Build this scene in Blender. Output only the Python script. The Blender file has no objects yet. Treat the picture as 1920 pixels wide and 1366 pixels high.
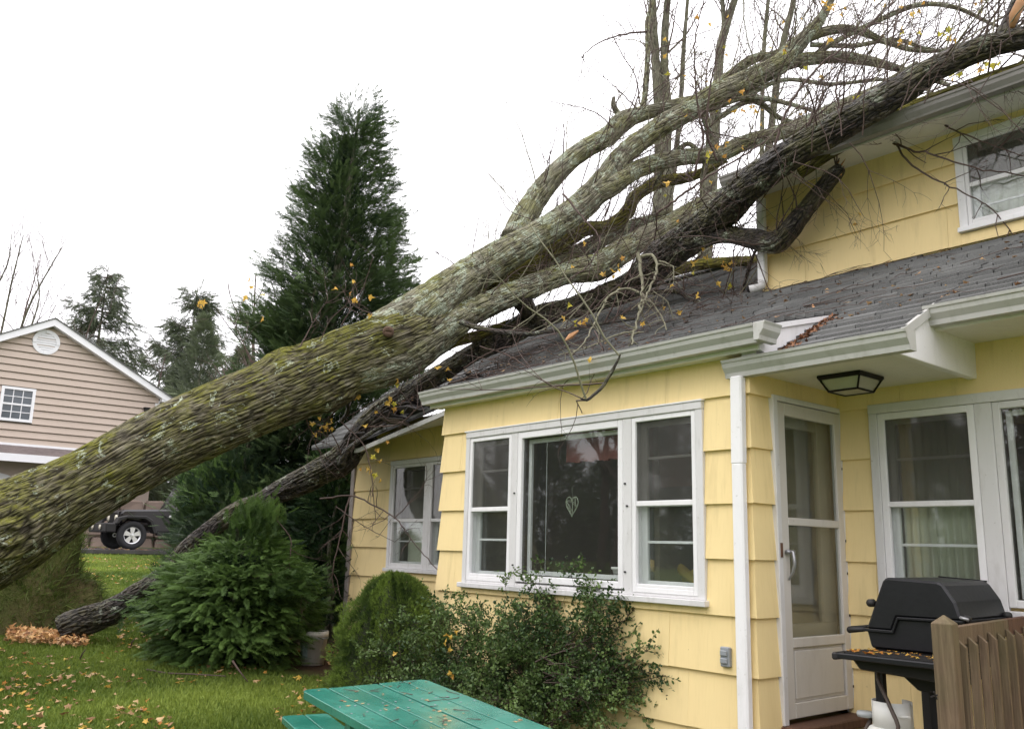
import bpy, bmesh, math, random
import numpy as np
from mathutils import Vector, Matrix

random.seed(7)
rng = np.random.default_rng(11)
C = bpy.context.scene.collection
SC = bpy.context.scene

# ------------------------------------------------------------------ camera
F_PX, YAW, PITCH, ROLL = 1638.88, -0.87868771, 0.20594949, 0.0249273
def _rot():
    f = np.array([math.sin(YAW)*math.cos(PITCH), math.cos(YAW)*math.cos(PITCH), math.sin(PITCH)])
    r = np.array([math.cos(YAW), -math.sin(YAW), 0.0]); u = np.cross(r, f)
    r2 = math.cos(ROLL)*r + math.sin(ROLL)*u; u2 = -math.sin(ROLL)*r + math.cos(ROLL)*u
    return r2, u2, f
CR, CU, CF = _rot()
cam = bpy.data.cameras.new('camera'); camo = bpy.data.objects.new('camera', cam); C.objects.link(camo)
camo.matrix_world = Matrix(((CR[0], CU[0], -CF[0], 0), (CR[1], CU[1], -CF[1], 0), (CR[2], CU[2], -CF[2], 0), (0, 0, 0, 1)))
cam.sensor_width = 36; cam.lens = F_PX/1920*36; cam.clip_start = .05; cam.clip_end = 600
SC.camera = camo
def P(x, y, d):
    """surveyed point: photo pixel and its distance (metres along the view axis)"""
    v = CR*((x-960)/F_PX) - CU*((y-683)/F_PX) + CF
    return v*d

# ------------------------------------------------------------------ world, sun, exposure
SUN_EL, SUN_ROT = math.radians(50), math.radians(200)
w = bpy.data.worlds.new('World'); SC.world = w; w.use_nodes = True
nt = w.node_tree; nt.nodes.clear()
out = nt.nodes.new('ShaderNodeOutputWorld'); bg = nt.nodes.new('ShaderNodeBackground')
sky = nt.nodes.new('ShaderNodeTexSky'); sky.sky_type = 'NISHITA'; sky.sun_disc = False
sky.sun_elevation = SUN_EL; sky.sun_rotation = SUN_ROT; sky.air_density = 1; sky.dust_density = 4
tc = nt.nodes.new('ShaderNodeTexCoord'); sp = nt.nodes.new('ShaderNodeSeparateXYZ')
nt.links.new(tc.outputs['Generated'], sp.inputs[0])
rp = nt.nodes.new('ShaderNodeMapRange'); rp.inputs[1].default_value = 0; rp.inputs[2].default_value = 1
rp.inputs[3].default_value = 11.5; rp.inputs[4].default_value = 21
nt.links.new(sp.outputs[2], rp.inputs[0])
cc = nt.nodes.new('ShaderNodeCombineColor'); 
for i, k in enumerate((1.012, .988, 1.02)):
    m = nt.nodes.new('ShaderNodeMath'); m.operation = 'MULTIPLY'; m.inputs[1].default_value = k
    nt.links.new(rp.outputs[0], m.inputs[0]); nt.links.new(m.outputs[0], cc.inputs[i])
mx = nt.nodes.new('ShaderNodeMix'); mx.data_type = 'RGBA'; mx.inputs[0].default_value = .92   # a closed cloud deck over the blue sky
nt.links.new(sky.outputs[0], mx.inputs[6]); nt.links.new(cc.outputs[0], mx.inputs[7])
nt.links.new(mx.outputs[2], bg.inputs[0]); bg.inputs[1].default_value = .140
nt.links.new(bg.outputs[0], out.inputs[0])
sun = bpy.data.lights.new('sun', 'SUN'); sun.energy = .55; sun.angle = math.radians(25); sun.color = (1, .97, .93)
suno = bpy.data.objects.new('sun', sun); C.objects.link(suno)
sd = Vector((math.sin(SUN_ROT)*math.cos(SUN_EL), math.cos(SUN_ROT)*math.cos(SUN_EL), math.sin(SUN_EL)))
suno.rotation_euler = sd.to_track_quat('Z', 'Y').to_euler(); suno.location = (0, -10, 30)
SC.view_settings.view_transform = 'Standard'; SC.view_settings.look = 'None'
SC.view_settings.exposure = .17; SC.view_settings.gamma = 1
SC.render.engine = 'CYCLES'; SC.cycles.max_bounces = 8; SC.cycles.transparent_max_bounces = 24

# ------------------------------------------------------------------ noise in numpy
_perm = rng.random(65536)
def vnoise(p):
    p = np.asarray(p, float); i = np.floor(p).astype(np.int64); f = p-i; f = f*f*(3-2*f)
    def h(a, b, c): return _perm[((a*73856093) ^ (b*19349663) ^ (c*83492791)) & 65535]
    x, y, z = i[..., 0], i[..., 1], i[..., 2]; fx, fy, fz = f[..., 0], f[..., 1], f[..., 2]
    def l(a, b, t): return a+(b-a)*t
    return l(l(l(h(x, y, z), h(x+1, y, z), fx), l(h(x, y+1, z), h(x+1, y+1, z), fx), fy),
             l(l(h(x, y, z+1), h(x+1, y, z+1), fx), l(h(x, y+1, z+1), h(x+1, y+1, z+1), fx), fy), fz)
def fbm(p, o=4):
    p = np.asarray(p, float); s = 0; a = .5; t = 0
    for k in range(o):
        s = s+a*vnoise(p*(2**k)+17.3*k); t += a; a *= .5
    return s/t

# ------------------------------------------------------------------ material helpers
class NT:
    def __init__(s, name):
        s.m = bpy.data.materials.new(name); s.m.use_nodes = True; s.t = s.m.node_tree; s.t.nodes.clear()
        s.o = s.n('OutputMaterial'); s.b = s.n('BsdfPrincipled'); s.l(s.b.outputs[0], s.o.inputs[0])
    def n(s, k): return s.t.nodes.new('ShaderNode'+k)
    def l(s, a, b): s.t.links.new(a, b)
    def put(s, sock, v):
        if isinstance(v, bpy.types.NodeSocket): s.l(v, sock)
        else:
            if isinstance(v, (tuple, list)) and len(v) == 3 and sock.type == 'RGBA': v = (*v, 1)
            sock.default_value = v
    def attr(s, name, vec=False):
        a = s.n('Attribute'); a.attribute_name = name; return a.outputs['Vector'] if vec == True else (a.outputs['Color'] if vec == 'c' else a.outputs['Fac'])
    def obj(s): return s.n('TexCoord').outputs['Object']
    def mapv(s, v, sc, loc=(0, 0, 0)):
        m = s.n('Mapping'); s.l(v, m.inputs[0]); m.inputs['Scale'].default_value = sc; m.inputs['Location'].default_value = loc; return m.outputs[0]
    def noise(s, v, sc, det=4, rough=.55, dist=0):
        n = s.n('TexNoise'); 
        if v is not None: s.l(v, n.inputs['Vector'])
        n.inputs['Scale'].default_value = sc; n.inputs['Detail'].default_value = det; n.inputs['Roughness'].default_value = rough; n.inputs['Distortion'].default_value = dist
        return n.outputs[0]
    def vor(s, v, sc, feat='F1'):
        n = s.n('TexVoronoi'); s.l(v, n.inputs['Vector']); n.inputs['Scale'].default_value = sc; n.feature = feat; return n
    def rng(s, v, a, b, c=0., d=1.):
        n = s.n('MapRange'); s.l(v, n.inputs[0]); n.inputs[1].default_value = a; n.inputs[2].default_value = b; n.inputs[3].default_value = c; n.inputs[4].default_value = d; return n.outputs[0]
    def math(s, op, a, b=0.):
        n = s.n('Math'); n.operation = op; s.put(n.inputs[0], a); s.put(n.inputs[1], b); return n.outputs[0]
    def mix(s, f, a, b, mode='MIX'):
        n = s.n('Mix'); n.data_type = 'RGBA'; n.blend_type = mode; s.put(n.inputs[0], f); s.put(n.inputs[6], a); s.put(n.inputs[7], b); return n.outputs[2]
    def bump(s, h, st=.3, d=.01):
        n = s.n('Bump'); s.l(h, n.inputs['Height']); n.inputs['Strength'].default_value = st; n.inputs['Distance'].default_value = d; s.l(n.outputs[0], s.b.inputs['Normal'])
    def set(s, col=None, rough=None, spec=None, metal=None):
        if col is not None: s.put(s.b.inputs['Base Color'], col)
        if rough is not None: s.put(s.b.inputs['Roughness'], rough)
        if spec is not None: s.put(s.b.inputs['Specular IOR Level'], spec)
        if metal is not None: s.put(s.b.inputs['Metallic'], metal)
        return s.m

def m_plain(name, col, rough=.6, var=.12, sc=6, spec=.4, metal=0, bump=0, bsc=60):
    t = NT(name); o = t.obj()
    c = t.mix(t.noise(o, sc, 5), tuple(x*(1-var) for x in col), tuple(min(1, x*(1+var)) for x in col))
    if bump: t.bump(t.noise(o, bsc, 4), bump, .004)
    return t.set(c, rough, spec, metal)

def m_white_trim(name, col=(.74, .73, .72), dirt=(.34, .33, .28), amt=.5):
    t = NT(name); o = t.n('NewGeometry').outputs['Position']
    n1 = t.rng(t.noise(t.mapv(o, (6, 6, 1.6)), 2.2, 6, .65), .52, .75, 0, amt)
    n2 = t.rng(t.noise(o, 38, 4), .66, .78, 0, amt*.9)
    c = t.mix(n1, col, tuple(a*.6+b*.4 for a, b in zip(col, dirt))); c = t.mix(n2, c, dirt)
    t.bump(t.noise(o, 90, 3), .12, .003)
    return t.set(c, .42, .4)

def m_siding(name, col):
    t = NT(name); o = t.n('NewGeometry').outputs['Position']
    oi = t.n('ObjectInfo').outputs['Random']
    g = t.noise(t.mapv(o, (60, 60, 1.2)), 1.6, 5, .6)       # combed vertical grain
    big = t.noise(o, 1.1, 4)
    c = t.mix(t.rng(big, .35, .7), tuple(x*.93 for x in col), tuple(x*1.04 for x in col))
    c = t.mix(t.rng(oi, 0, 1, 0, .13), c, (col[0]*.93, col[1]*.88, col[2]*.78))
    c = t.mix(t.rng(g, .5, .75, 0, .16), c, (col[0]*.72, col[1]*.68, col[2]*.6))
    st = t.noise(t.mapv(o, (9, 9, 1.0)), 1.3, 5, .6)
    c = t.mix(t.rng(st, .54, .76, 0, .5), c, (col[0]*.66, col[1]*.64, col[2]*.6))
    sp = t.rng(t.noise(o, 26, 2), .76, .8, 0, .5); c = t.mix(sp, c, (.18, .13, .07))
    t.bump(g, .3, .004)
    return t.set(c, .62, .3)

def m_bark(name, dark, mid, light, moss, moss_amt, lichen, lich_amt, rough=.85, stretch=.11, sc=24, spec=.25, cavlo=.30, cavhi=.78):
    t = NT(name); bc = t.attr('bc', True)
    nz = t.n('TexNoise'); t.l(t.mapv(bc, (1, 1, .35)), nz.inputs['Vector']); nz.inputs['Scale'].default_value = 7; nz.inputs['Detail'].default_value = 2
    sc_ = t.n('VectorMath'); sc_.operation = 'SCALE'; t.l(nz.outputs['Color'], sc_.inputs[0]); sc_.inputs['Scale'].default_value = .05
    dn = t.n('VectorMath'); dn.operation = 'ADD'; t.l(t.mapv(bc, (1, 1, stretch)), dn.inputs[0]); t.l(sc_.outputs[0], dn.inputs[1])
    v = t.vor(dn.outputs[0], sc, 'DISTANCE_TO_EDGE').outputs['Distance']; fur = t.rng(v, .02, .22)
    fine = t.noise(t.mapv(bc, (1, 1, .3)), sc*3.5, 5, .65); cav = t.attr('cav')
    h = t.math('ADD', t.math('MULTIPLY', fur, .5), t.math('MULTIPLY', cav, .5))
    c = t.mix(t.rng(t.noise(bc, 9, 5), .35, .68), mid, light)
    c = t.mix(t.rng(fine, .35, .7, .35, 0), c, dark)
    # moss, algae, lichen
    up = t.n('NewGeometry'); sx = t.n('SeparateXYZ'); t.l(up.outputs['Normal'], sx.inputs[0])
    n1 = t.noise(bc, 2.6, 6, .72)
    mm = t.math('ADD', t.math('MULTIPLY', sx.outputs[2], .42), t.math('MULTIPLY', t.math('SUBTRACT', n1, .5), 2.6))
    mf = t.math('MULTIPLY', t.rng(mm, .62-moss_amt, .95-moss_amt, 0, .92), t.rng(t.noise(bc, 34, 4, .7), .30, .55, .35, 1))
    gf = t.rng(t.noise(bc, 3.4, 6, .75), .44, .62, 0, .7); c = t.mix(gf, c, tuple(a*.62+b*.25 for a, b in zip(moss, light)))
    c = t.mix(mf, c, t.mix(t.noise(bc, 26, 4), tuple(x*.45 for x in moss), moss))
    c = t.mix(t.rng(h, cavlo, cavhi, .88, 0), c, dark)  # dark bark furrows, deepened in colour to carry crevice shade
    lv = t.noise(bc, 5.2, 6, .75, .6); lf = t.math('MULTIPLY', t.rng(lv, .70-lich_amt, .735-lich_amt), t.rng(t.noise(bc, 70, 3), .40, .58, .15, 1))
    c = t.mix(lf, c, t.mix(t.noise(bc, 50, 3), tuple(x*.6 for x in lichen), lichen))
    h2 = t.math('ADD', t.math('MULTIPLY', fur, .8), t.math('MULTIPLY', fine, .5))
    t.bump(h2, .9, .022)
    return t.set(c, rough, spec)

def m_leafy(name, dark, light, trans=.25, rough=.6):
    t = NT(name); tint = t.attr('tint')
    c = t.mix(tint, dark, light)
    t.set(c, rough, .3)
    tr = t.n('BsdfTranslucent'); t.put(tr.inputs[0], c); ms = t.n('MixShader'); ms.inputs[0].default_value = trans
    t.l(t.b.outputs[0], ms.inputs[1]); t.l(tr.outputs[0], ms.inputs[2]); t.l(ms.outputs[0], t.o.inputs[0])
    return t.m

def m_glass(name, tint=(.93, .95, .94), boost=1.25, dirt=.03, rough=.02):
    t = NT(name); t.t.nodes.remove(t.b)
    g = t.n('BsdfGlossy'); g.inputs['Roughness'].default_value = rough; g.inputs['Color'].default_value = (1, 1, 1, 1)
    tr = t.n('BsdfTransparent'); t.put(tr.inputs[0], tint)
    df = t.n('BsdfDiffuse'); t.put(df.inputs[0], (.35, .35, .33))
    lw = t.n('LayerWeight'); lw.inputs[0].default_value = .5; fr_o = t.math('ADD', .04, t.math('MULTIPLY', t.math('POWER', lw.outputs['Facing'], 5.), .9))
    bm = t.n('Bump'); bm.inputs['Strength'].default_value = .05; bm.inputs['Distance'].default_value = .01
    t.l(t.noise(t.n('NewGeometry').outputs['Position'], 3, 2), bm.inputs['Height']); t.l(bm.outputs[0], g.inputs['Normal'])
    ms = t.n('MixShader'); t.l(t.math('MULTIPLY', fr_o, boost), ms.inputs[0]); t.l(tr.outputs[0], ms.inputs[1]); t.l(g.outputs[0], ms.inputs[2])
    ms2 = t.n('MixShader'); ms2.inputs[0].default_value = dirt; t.l(ms.outputs[0], ms2.inputs[1]); t.l(df.outputs[0], ms2.inputs[2])
    t.l(ms2.outputs[0], t.o.inputs[0]); return t.m

def m_shingle(name, col):
    t = NT(name); o = t.n('NewGeometry').outputs['Position']; oi = t.n('ObjectInfo').outputs['Random']; rnd = t.n('NewGeometry').outputs['Random Per Island']
    r = t.math('FRACT', t.math('ADD', oi, rnd))
    c = t.mix(r, tuple(x*.6 for x in col), tuple(x*1.45 for x in col))
    c = t.mix(t.rng(t.noise(o, 140, 2), .4, .65, 0, .5), c, tuple(x*1.9 for x in col))
    c = t.mix(t.rng(t.noise(o, .9, 5, .6), .45, .7, 0, .6), c, (.037, .038, .036))
    c = t.mix(t.rng(t.noise(o, 7, 5, .7), .60, .72, 0, .5), c, (.10, .075, .055))
    t.bump(t.noise(o, 220, 2), .4, .004)
    return t.set(c, t.rng(t.noise(o, 5, 4), .3, .7, .42, .75), .45)

def m_wood(name, c1, c2, green=(.12, .12, .045), ga=.5, stretch=(18, 18, 1.2), rough=.75):
    t = NT(name); o = t.obj(); p = t.n('NewGeometry').outputs['Position']
    g = t.noise(t.mapv(o, stretch), 3, 6, .65, .6)
    c = t.mix(t.rng(g, .3, .7), c1, c2); c = t.mix(t.rng(t.noise(p, 2.6, 4), .42, .7, 0, ga), c, green)
    t.bump(g, .45, .006); return t.set(c, rough, .3)

M = {}
M['siding'] = m_siding('yellow_siding_paint', (.87, .69, .355))
M['trim'] = m_white_trim('white_trim_paint', (.80, .79, .80))
M['trim_old'] = m_white_trim('weathered_white_paint', (.66, .65, .65), (.3, .28, .24), .8)
M['gutter'] = m_white_trim('gutter_paint', (.47, .465, .44), (.20, .19, .13), .75)
M['soffit'] = m_white_trim('soffit_paint', (.74, .72, .68), (.30, .28, .22), .35)
M['door'] = m_white_trim('storm_door_paint', (.60, .57, .53), (.3, .27, .22), .4)
M['glass'] = m_glass('window_glass')
M['glass_dark'] = m_glass('screened_glass', (.62, .62, .60), 1.2, .10, .04)
M['room'] = m_plain('room_wall_paint', (.24, .19, .14), .9)
M['sheath'] = m_plain('house_sheathing', (.40, .30, .13), .9)
M['shingle'] = m_shingle('asphalt_shingle', (.088, .089, .086))
M['shingle_old'] = m_shingle('debris_shingle', (.06, .05, .05))
M['oak'] = m_bark('oak_bark', (.013, .010, .006), (.135, .115, .075), (.29, .265, .19), (.225, .225, .022), .60, (.58, .64, .50), .115, cavlo=.10, cavhi=.60, sc=32)
M['oak_up'] = m_bark('oak_upper_bark', (.03, .026, .016), (.22, .205, .145), (.40, .38, .29), (.26, .27, .05), .40, (.56, .63, .49), .17, sc=42, stretch=.13, cavlo=.05, cavhi=.5)
M['mossy'] = m_bark('moss_covered_bark', (.025, .02, .008), (.14, .12, .05), (.22, .20, .06), (.27, .25, .025), .75, (.33, .38, .24), .02, sc=36, stretch=.15, cavlo=.15, cavhi=.55)
M['cherry'] = m_bark('wet_black_cherry_bark', (.004, .003, .002), (.034, .024, .019), (.10, .078, .068), (.14, .14, .03), .10, (.40, .44, .34), .12, .5, .35, 36, .4, .12, .6)
M['greybark'] = m_bark('grey_tree_bark', (.05, .045, .035), (.20, .185, .14), (.30, .28, .22), (.19, .20, .09), .12, (.36, .40, .30), .09, sc=36, stretch=.15, cavlo=.1, cavhi=.5)
M['twig'] = m_plain('twig_bark', (.085, .055, .045), .7, .3, 4)
M['lichtwig'] = m_plain('lichen_covered_twig', (.21, .20, .135), .85, .4, 30, bump=.5)
M['wood_raw'] = m_plain('split_raw_wood', (.42, .22, .10), .7, .35, 9)
M['arb'] = m_leafy('arborvitae_foliage', (.012, .034, .011), (.12, .205, .045))
M['arbfar'] = m_leafy('tall_conifer_foliage', (.022, .046, .026), (.10, .15, .055))
M['dwarf'] = m_leafy('dwarf_spruce_foliage', (.03, .06, .012), (.18, .26, .045))
M['bush'] = m_leafy('small_leaf_foliage', (.028, .06, .018), (.17, .25, .075), .25, .4)
M['spruce'] = m_leafy('spruce_needles', (.055, .07, .045), (.135, .165, .09))
M['grassblade'] = m_leafy('grass_blades', (.075, .12, .016), (.27, .34, .06), .3)
M['leafy'] = m_leafy('autumn_leaves', (.42, .15, .03), (.72, .48, .10), .35)
M['leafbrown'] = m_leafy('dry_leaves', (.20, .09, .04), (.62, .42, .22), .2)
M['white_plastic'] = m_plain('white_enamel', (.72, .72, .69), .35, .12, 8)
M['black'] = m_plain('black_grill_enamel', (.007, .007, .009), .42, .5, 5, .4, bump=.25, bsc=25)
M['black_matte'] = m_plain('black_plastic', (.014, .013, .013), .6, .3)
M['rubber'] = m_plain('tyre_rubber', (.018, .018, .02), .8, .2)
M['hose'] = m_plain('rubber_hose', (.07, .05, .04), .5, .2)
M['deckwood'] = m_wood('weathered_deck_wood', (.085, .055, .036), (.19, .135, .085), (.11, .105, .045), .5)
M['redwood'] = m_wood('red_brown_stained_wood', (.075, .038, .026), (.17, .09, .06), (.07, .05, .03), .3)
M['brass'] = m_plain('dark_lantern_metal', (.015, .013, .012), .45, .2, metal=.6)
M['frost'] = m_plain('frosted_lantern_glass', (.46, .44, .38), .25, .05)
M['grey_plastic'] = m_plain('grey_outlet_cover', (.27, .29, .31), .45, .05)
M['curtain'] = m_plain('pale_curtain_cloth', (.82, .80, .66), .9, .06)
M['valance'] = m_plain('dark_red_valance', (.20, .06, .05), .9, .2)
M['gold'] = m_plain('yellow_fabric', (.50, .34, .07), .8, .15)
M['soil'] = m_plain('bare_soil', (.045, .028, .018), .95, .4, 5, bump=.8, bsc=30)

t = NT('green_table_paint'); p = t.n('NewGeometry').outputs['Position']
c = t.mix(t.rng(t.noise(p, 3.1, 5, .6), .35, .7), (.018, .145, .105), (.045, .22, .165))
c = t.mix(t.rng(t.noise(p, 60, 3), .64, .74, 0, .8), c, (.05, .05, .03))
gr = t.noise(t.mapv(p, (2.2, 40, 40)), 2.4, 5, .65); c = t.mix(t.rng(gr, .52, .72, 0, .4), c, (.012, .10, .075)); c = t.mix(t.rng(t.noise(t.mapv(p, (3, 14, 14)), 3, 6, .75), .66, .72, 0, .7), c, (.16, .20, .15))
t.bump(gr, .35, .003)
M['table'] = t.set(c, t.rng(t.noise(p, 2.3, 4), .4, .62, .12, .42), .5)

t = NT('vinyl_siding_taupe'); p = t.n('NewGeometry').outputs['Position']
M['vinyl'] = t.set(t.mix(t.noise(p, .8, 4), (.45, .37, .31), (.52, .43, .365)), .55, .3)
M['farwhite'] = m_plain('far_white_trim', (.78, .78, .80), .5, .05)
M['farglass'] = m_plain('far_window_glass', (.06, .075, .09), .08, .3, 2, .8)
M['stone'] = m_plain('retaining_stone', (.20, .15, .12), .85, .4, 2, bump=.7, bsc=8)
t = NT('wet_asphalt'); p = t.n('NewGeometry').outputs['Position']
c = t.mix(t.rng(t.noise(p, 1.1, 5), .4, .65), (.035, .034, .038), (.075, .07, .075)); c = t.mix(t.rng(t.noise(p, 60, 2), .6, .7, 0, .5), c, (.11, .10, .10))
M['asphalt'] = t.set(c, t.rng(t.noise(p, .8, 4), .4, .65, .18, .55), .5)
t = NT('lawn_ground'); p = t.n('NewGeometry').outputs['Position']
c = t.mix(t.rng(t.noise(p, 1.2, 6, .6), .35, .68), (.055, .105, .014), (.13, .18, .03))
c = t.mix(t.rng(t.noise(p, .55, 5, .6), .53, .68, 0, .75), c, (.10, .085, .035)); c = t.mix(t.rng(t.noise(p, 35, 4), .5, .7, 0, .6), c, (.04, .05, .012))
bare = t.attr('bare'); c = t.mix(bare, c, t.mix(t.noise(p, 18, 5), (.03, .018, .012), (.085, .05, .032)))
t.bump(t.noise(p, 30, 5, .7), .8, .03)
M['lawn'] = t.set(c, .95, .15)
t = NT('black_car_paint'); M['carpaint'] = t.set((.010, .008, .010), .28, .4); t.b.inputs['Coat Weight'].default_value = .25
t = NT('chrome_alloy'); M['alloy'] = t.set((.62, .62, .63), .3, .5, .6)
M['amber'] = m_plain('amber_lens', (.6, .2, .04), .2, .1)
M['lens'] = m_plain('lamp_lens', (.55, .52, .42), .12, .1)
M['carglass'] = m_plain('dark_car_glass', (.05, .06, .06), .06, .1, spec=.9)

# ------------------------------------------------------------------ object helpers
def link(o, parent=None):
    C.objects.link(o)
    if parent is not None: o.parent = parent
    return o
def tag(o, label=None, cat=None, group=None, kind=None):
    if label: o['label'] = label
    if cat: o['category'] = cat
    if group: o['group'] = group
    if kind: o['kind'] = kind
    return o
def empty(name, loc, label, cat, group=None, rz=0):
    o = bpy.data.objects.new(name, None); link(o); o.location = loc; o.rotation_euler = (0, 0, rz); o.empty_display_size = .2
    return tag(o, label, cat, group)
def copy_tree(o, parent=None):
    c = o.copy(); C.objects.link(c); c.parent = parent
    for ch in list(o.children): copy_tree(ch, c)
    return c

def world_of(o):
    w_ = o.matrix_parent_inverse @ o.matrix_basis
    return world_of(o.parent) @ w_ if o.parent is not None else o.matrix_basis.copy()
class MB:
    def __init__(s): s.v = []; s.f = []
    def add(s, vs, fs):
        b = len(s.v); s.v += [tuple(float(a) for a in p) for p in vs]; s.f += [tuple(b+i for i in q) for q in fs]; return s
    def hexa(s, p): return s.add(p, [(3, 2, 1, 0), (4, 5, 6, 7), (0, 1, 5, 4), (1, 2, 6, 5), (2, 3, 7, 6), (3, 0, 4, 7)])
    def box(s, x0, x1, y0, y1, z0, z1):
        return s.hexa([(x0, y0, z0), (x1, y0, z0), (x1, y1, z0), (x0, y1, z0), (x0, y0, z1), (x1, y0, z1), (x1, y1, z1), (x0, y1, z1)])
    def bar(s, a, b, w, h, up=(0, 0, 1)):
        a = np.array(a, float); b = np.array(b, float); d = b-a; d /= np.linalg.norm(d); u = np.array(up, float)
        sx = np.cross(d, u); sx /= np.linalg.norm(sx); u = np.cross(sx, d); sx = sx*w/2; u = u*h/2
        return s.hexa([a-sx-u, a+sx-u, a+sx+u, a-sx+u, b-sx-u, b+sx-u, b+sx+u, b-sx+u])
    def prism(s, poly, fn, a, b):
        """poly: 2-D outline, fn(p, t) -> 3-D"""
        n = len(poly); vs = [fn(p, a) for p in poly]+[fn(p, b) for p in poly]
        return s.add(vs, [tuple(range(n))[::-1], tuple(range(n, 2*n))]+[(i, (i+1) % n, n+(i+1) % n, n+i) for i in range(n)])
    def tube(s, pts, r, n=8, cap=True):
        pts = [np.array(p, float) for p in pts]; rr = r if hasattr(r, '__len__') else [r]*len(pts)
        u = None; vs = []; fs = []
        for i, p in enumerate(pts):
            d = pts[min(i+1, len(pts)-1)]-pts[max(i-1, 0)]; d /= (np.linalg.norm(d)+1e-9)
            if u is None: u = np.cross(d, (0, 0, 1) if abs(d[2]) < .9 else (1, 0, 0))
            u = u-d*np.dot(u, d); u /= np.linalg.norm(u); v = np.cross(d, u)
            for k in range(n):
                a = 2*math.pi*k/n; vs.append(p+(u*math.cos(a)+v*math.sin(a))*rr[i])
        for i in range(len(pts)-1):
            for k in range(n): fs.append((i*n+k, i*n+(k+1) % n, (i+1)*n+(k+1) % n, (i+1)*n+k))
        if cap: fs += [tuple(range(n))[::-1], tuple(range((len(pts)-1)*n, len(pts)*n))]
        return s.add(vs, fs)
    def lathe(s, prof, c, n=24, axis='z'):
        vs = []; fs = []
        for r, h in prof:
            for k in range(n):
                a = 2*math.pi*k/n; x, y = r*math.cos(a), r*math.sin(a)
                vs.append((c[0]+x, c[1]+y, c[2]+h) if axis == 'z' else (c[0]+h, c[1]+x, c[2]+y))
        for i in range(len(prof)-1):
            for k in range(n): fs.append((i*n+k, i*n+(k+1) % n, (i+1)*n+(k+1) % n, (i+1)*n+k))
        return s.add(vs, fs)
    def build(s, name, mat, parent=None, smooth=False, bevel=0, origin=None):
        me = bpy.data.meshes.new(name); vs = s.v
        if parent is not None:
            pl = world_of(parent).inverted(); vs = [tuple(pl @ Vector(v)) for v in vs]
        me.from_pydata(vs, [], s.f); me.materials.append(mat)
        bm = bmesh.new(); bm.from_mesh(me); bmesh.ops.recalc_face_normals(bm, faces=bm.faces)
        if bevel:
            try: bmesh.ops.bevel(bm, geom=[e for e in bm.edges if len(e.link_faces) == 2 and e.calc_face_angle(0) > .5], offset=bevel, segments=1, affect='EDGES', clamp_overlap=True)
            except Exception: pass
        bm.to_mesh(me); bm.free()
        if smooth: me.polygons.foreach_set('use_smooth', [True]*len(me.polygons))
        o = bpy.data.objects.new(name, me); return link(o, parent)

def np_mesh(name, V, Fc, mat, parent=None, attrs=None, smooth=False, local=None):
    """V (n,3), Fc (m,k) faces of equal size; attrs: name -> (type, per-vertex array)"""
    V = np.asarray(V, np.float32)
    if local is not None: V = V-np.asarray(local, np.float32)
    Fc = np.asarray(Fc, np.int32); k = Fc.shape[1]; me = bpy.data.meshes.new(name)
    me.vertices.add(len(V)); me.vertices.foreach_set('co', V.ravel())
    me.loops.add(Fc.size); me.loops.foreach_set('vertex_index', Fc.ravel())
    me.polygons.add(len(Fc)); me.polygons.foreach_set('loop_start', np.arange(0, Fc.size, k, dtype=np.int32))
    if smooth: me.polygons.foreach_set('use_smooth', np.ones(len(Fc), bool))
    me.update(calc_edges=True)
    for n, (ty, a) in (attrs or {}).items():
        at = me.attributes.new(n, ty, 'POINT'); at.data.foreach_set('value' if ty == 'FLOAT' else 'vector', np.asarray(a, np.float32).ravel())
    me.materials.append(mat); o = bpy.data.objects.new(name, me); return link(o, parent)

def catmull(pts, step):
    """pts (n,4) xyz+r -> dense (m,4)"""
    p = np.asarray(pts, float); p = np.vstack([2*p[0]-p[1], p, 2*p[-1]-p[-2]]); o = []
    for i in range(1, len(p)-2):
        L = np.linalg.norm(p[i+1, :3]-p[i, :3]); n = max(2, int(L/step)); t = np.linspace(0, 1, n, endpoint=False)[:, None]
        o.append(.5*((2*p[i])+(-p[i-1]+p[i+1])*t+(2*p[i-1]-5*p[i]+4*p[i+1]-p[i+2])*t**2+(-p[i-1]+3*p[i]-3*p[i+1]+p[i+2])*t**3))
    o.append(p[-2:-1]); return np.vstack(o)

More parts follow.
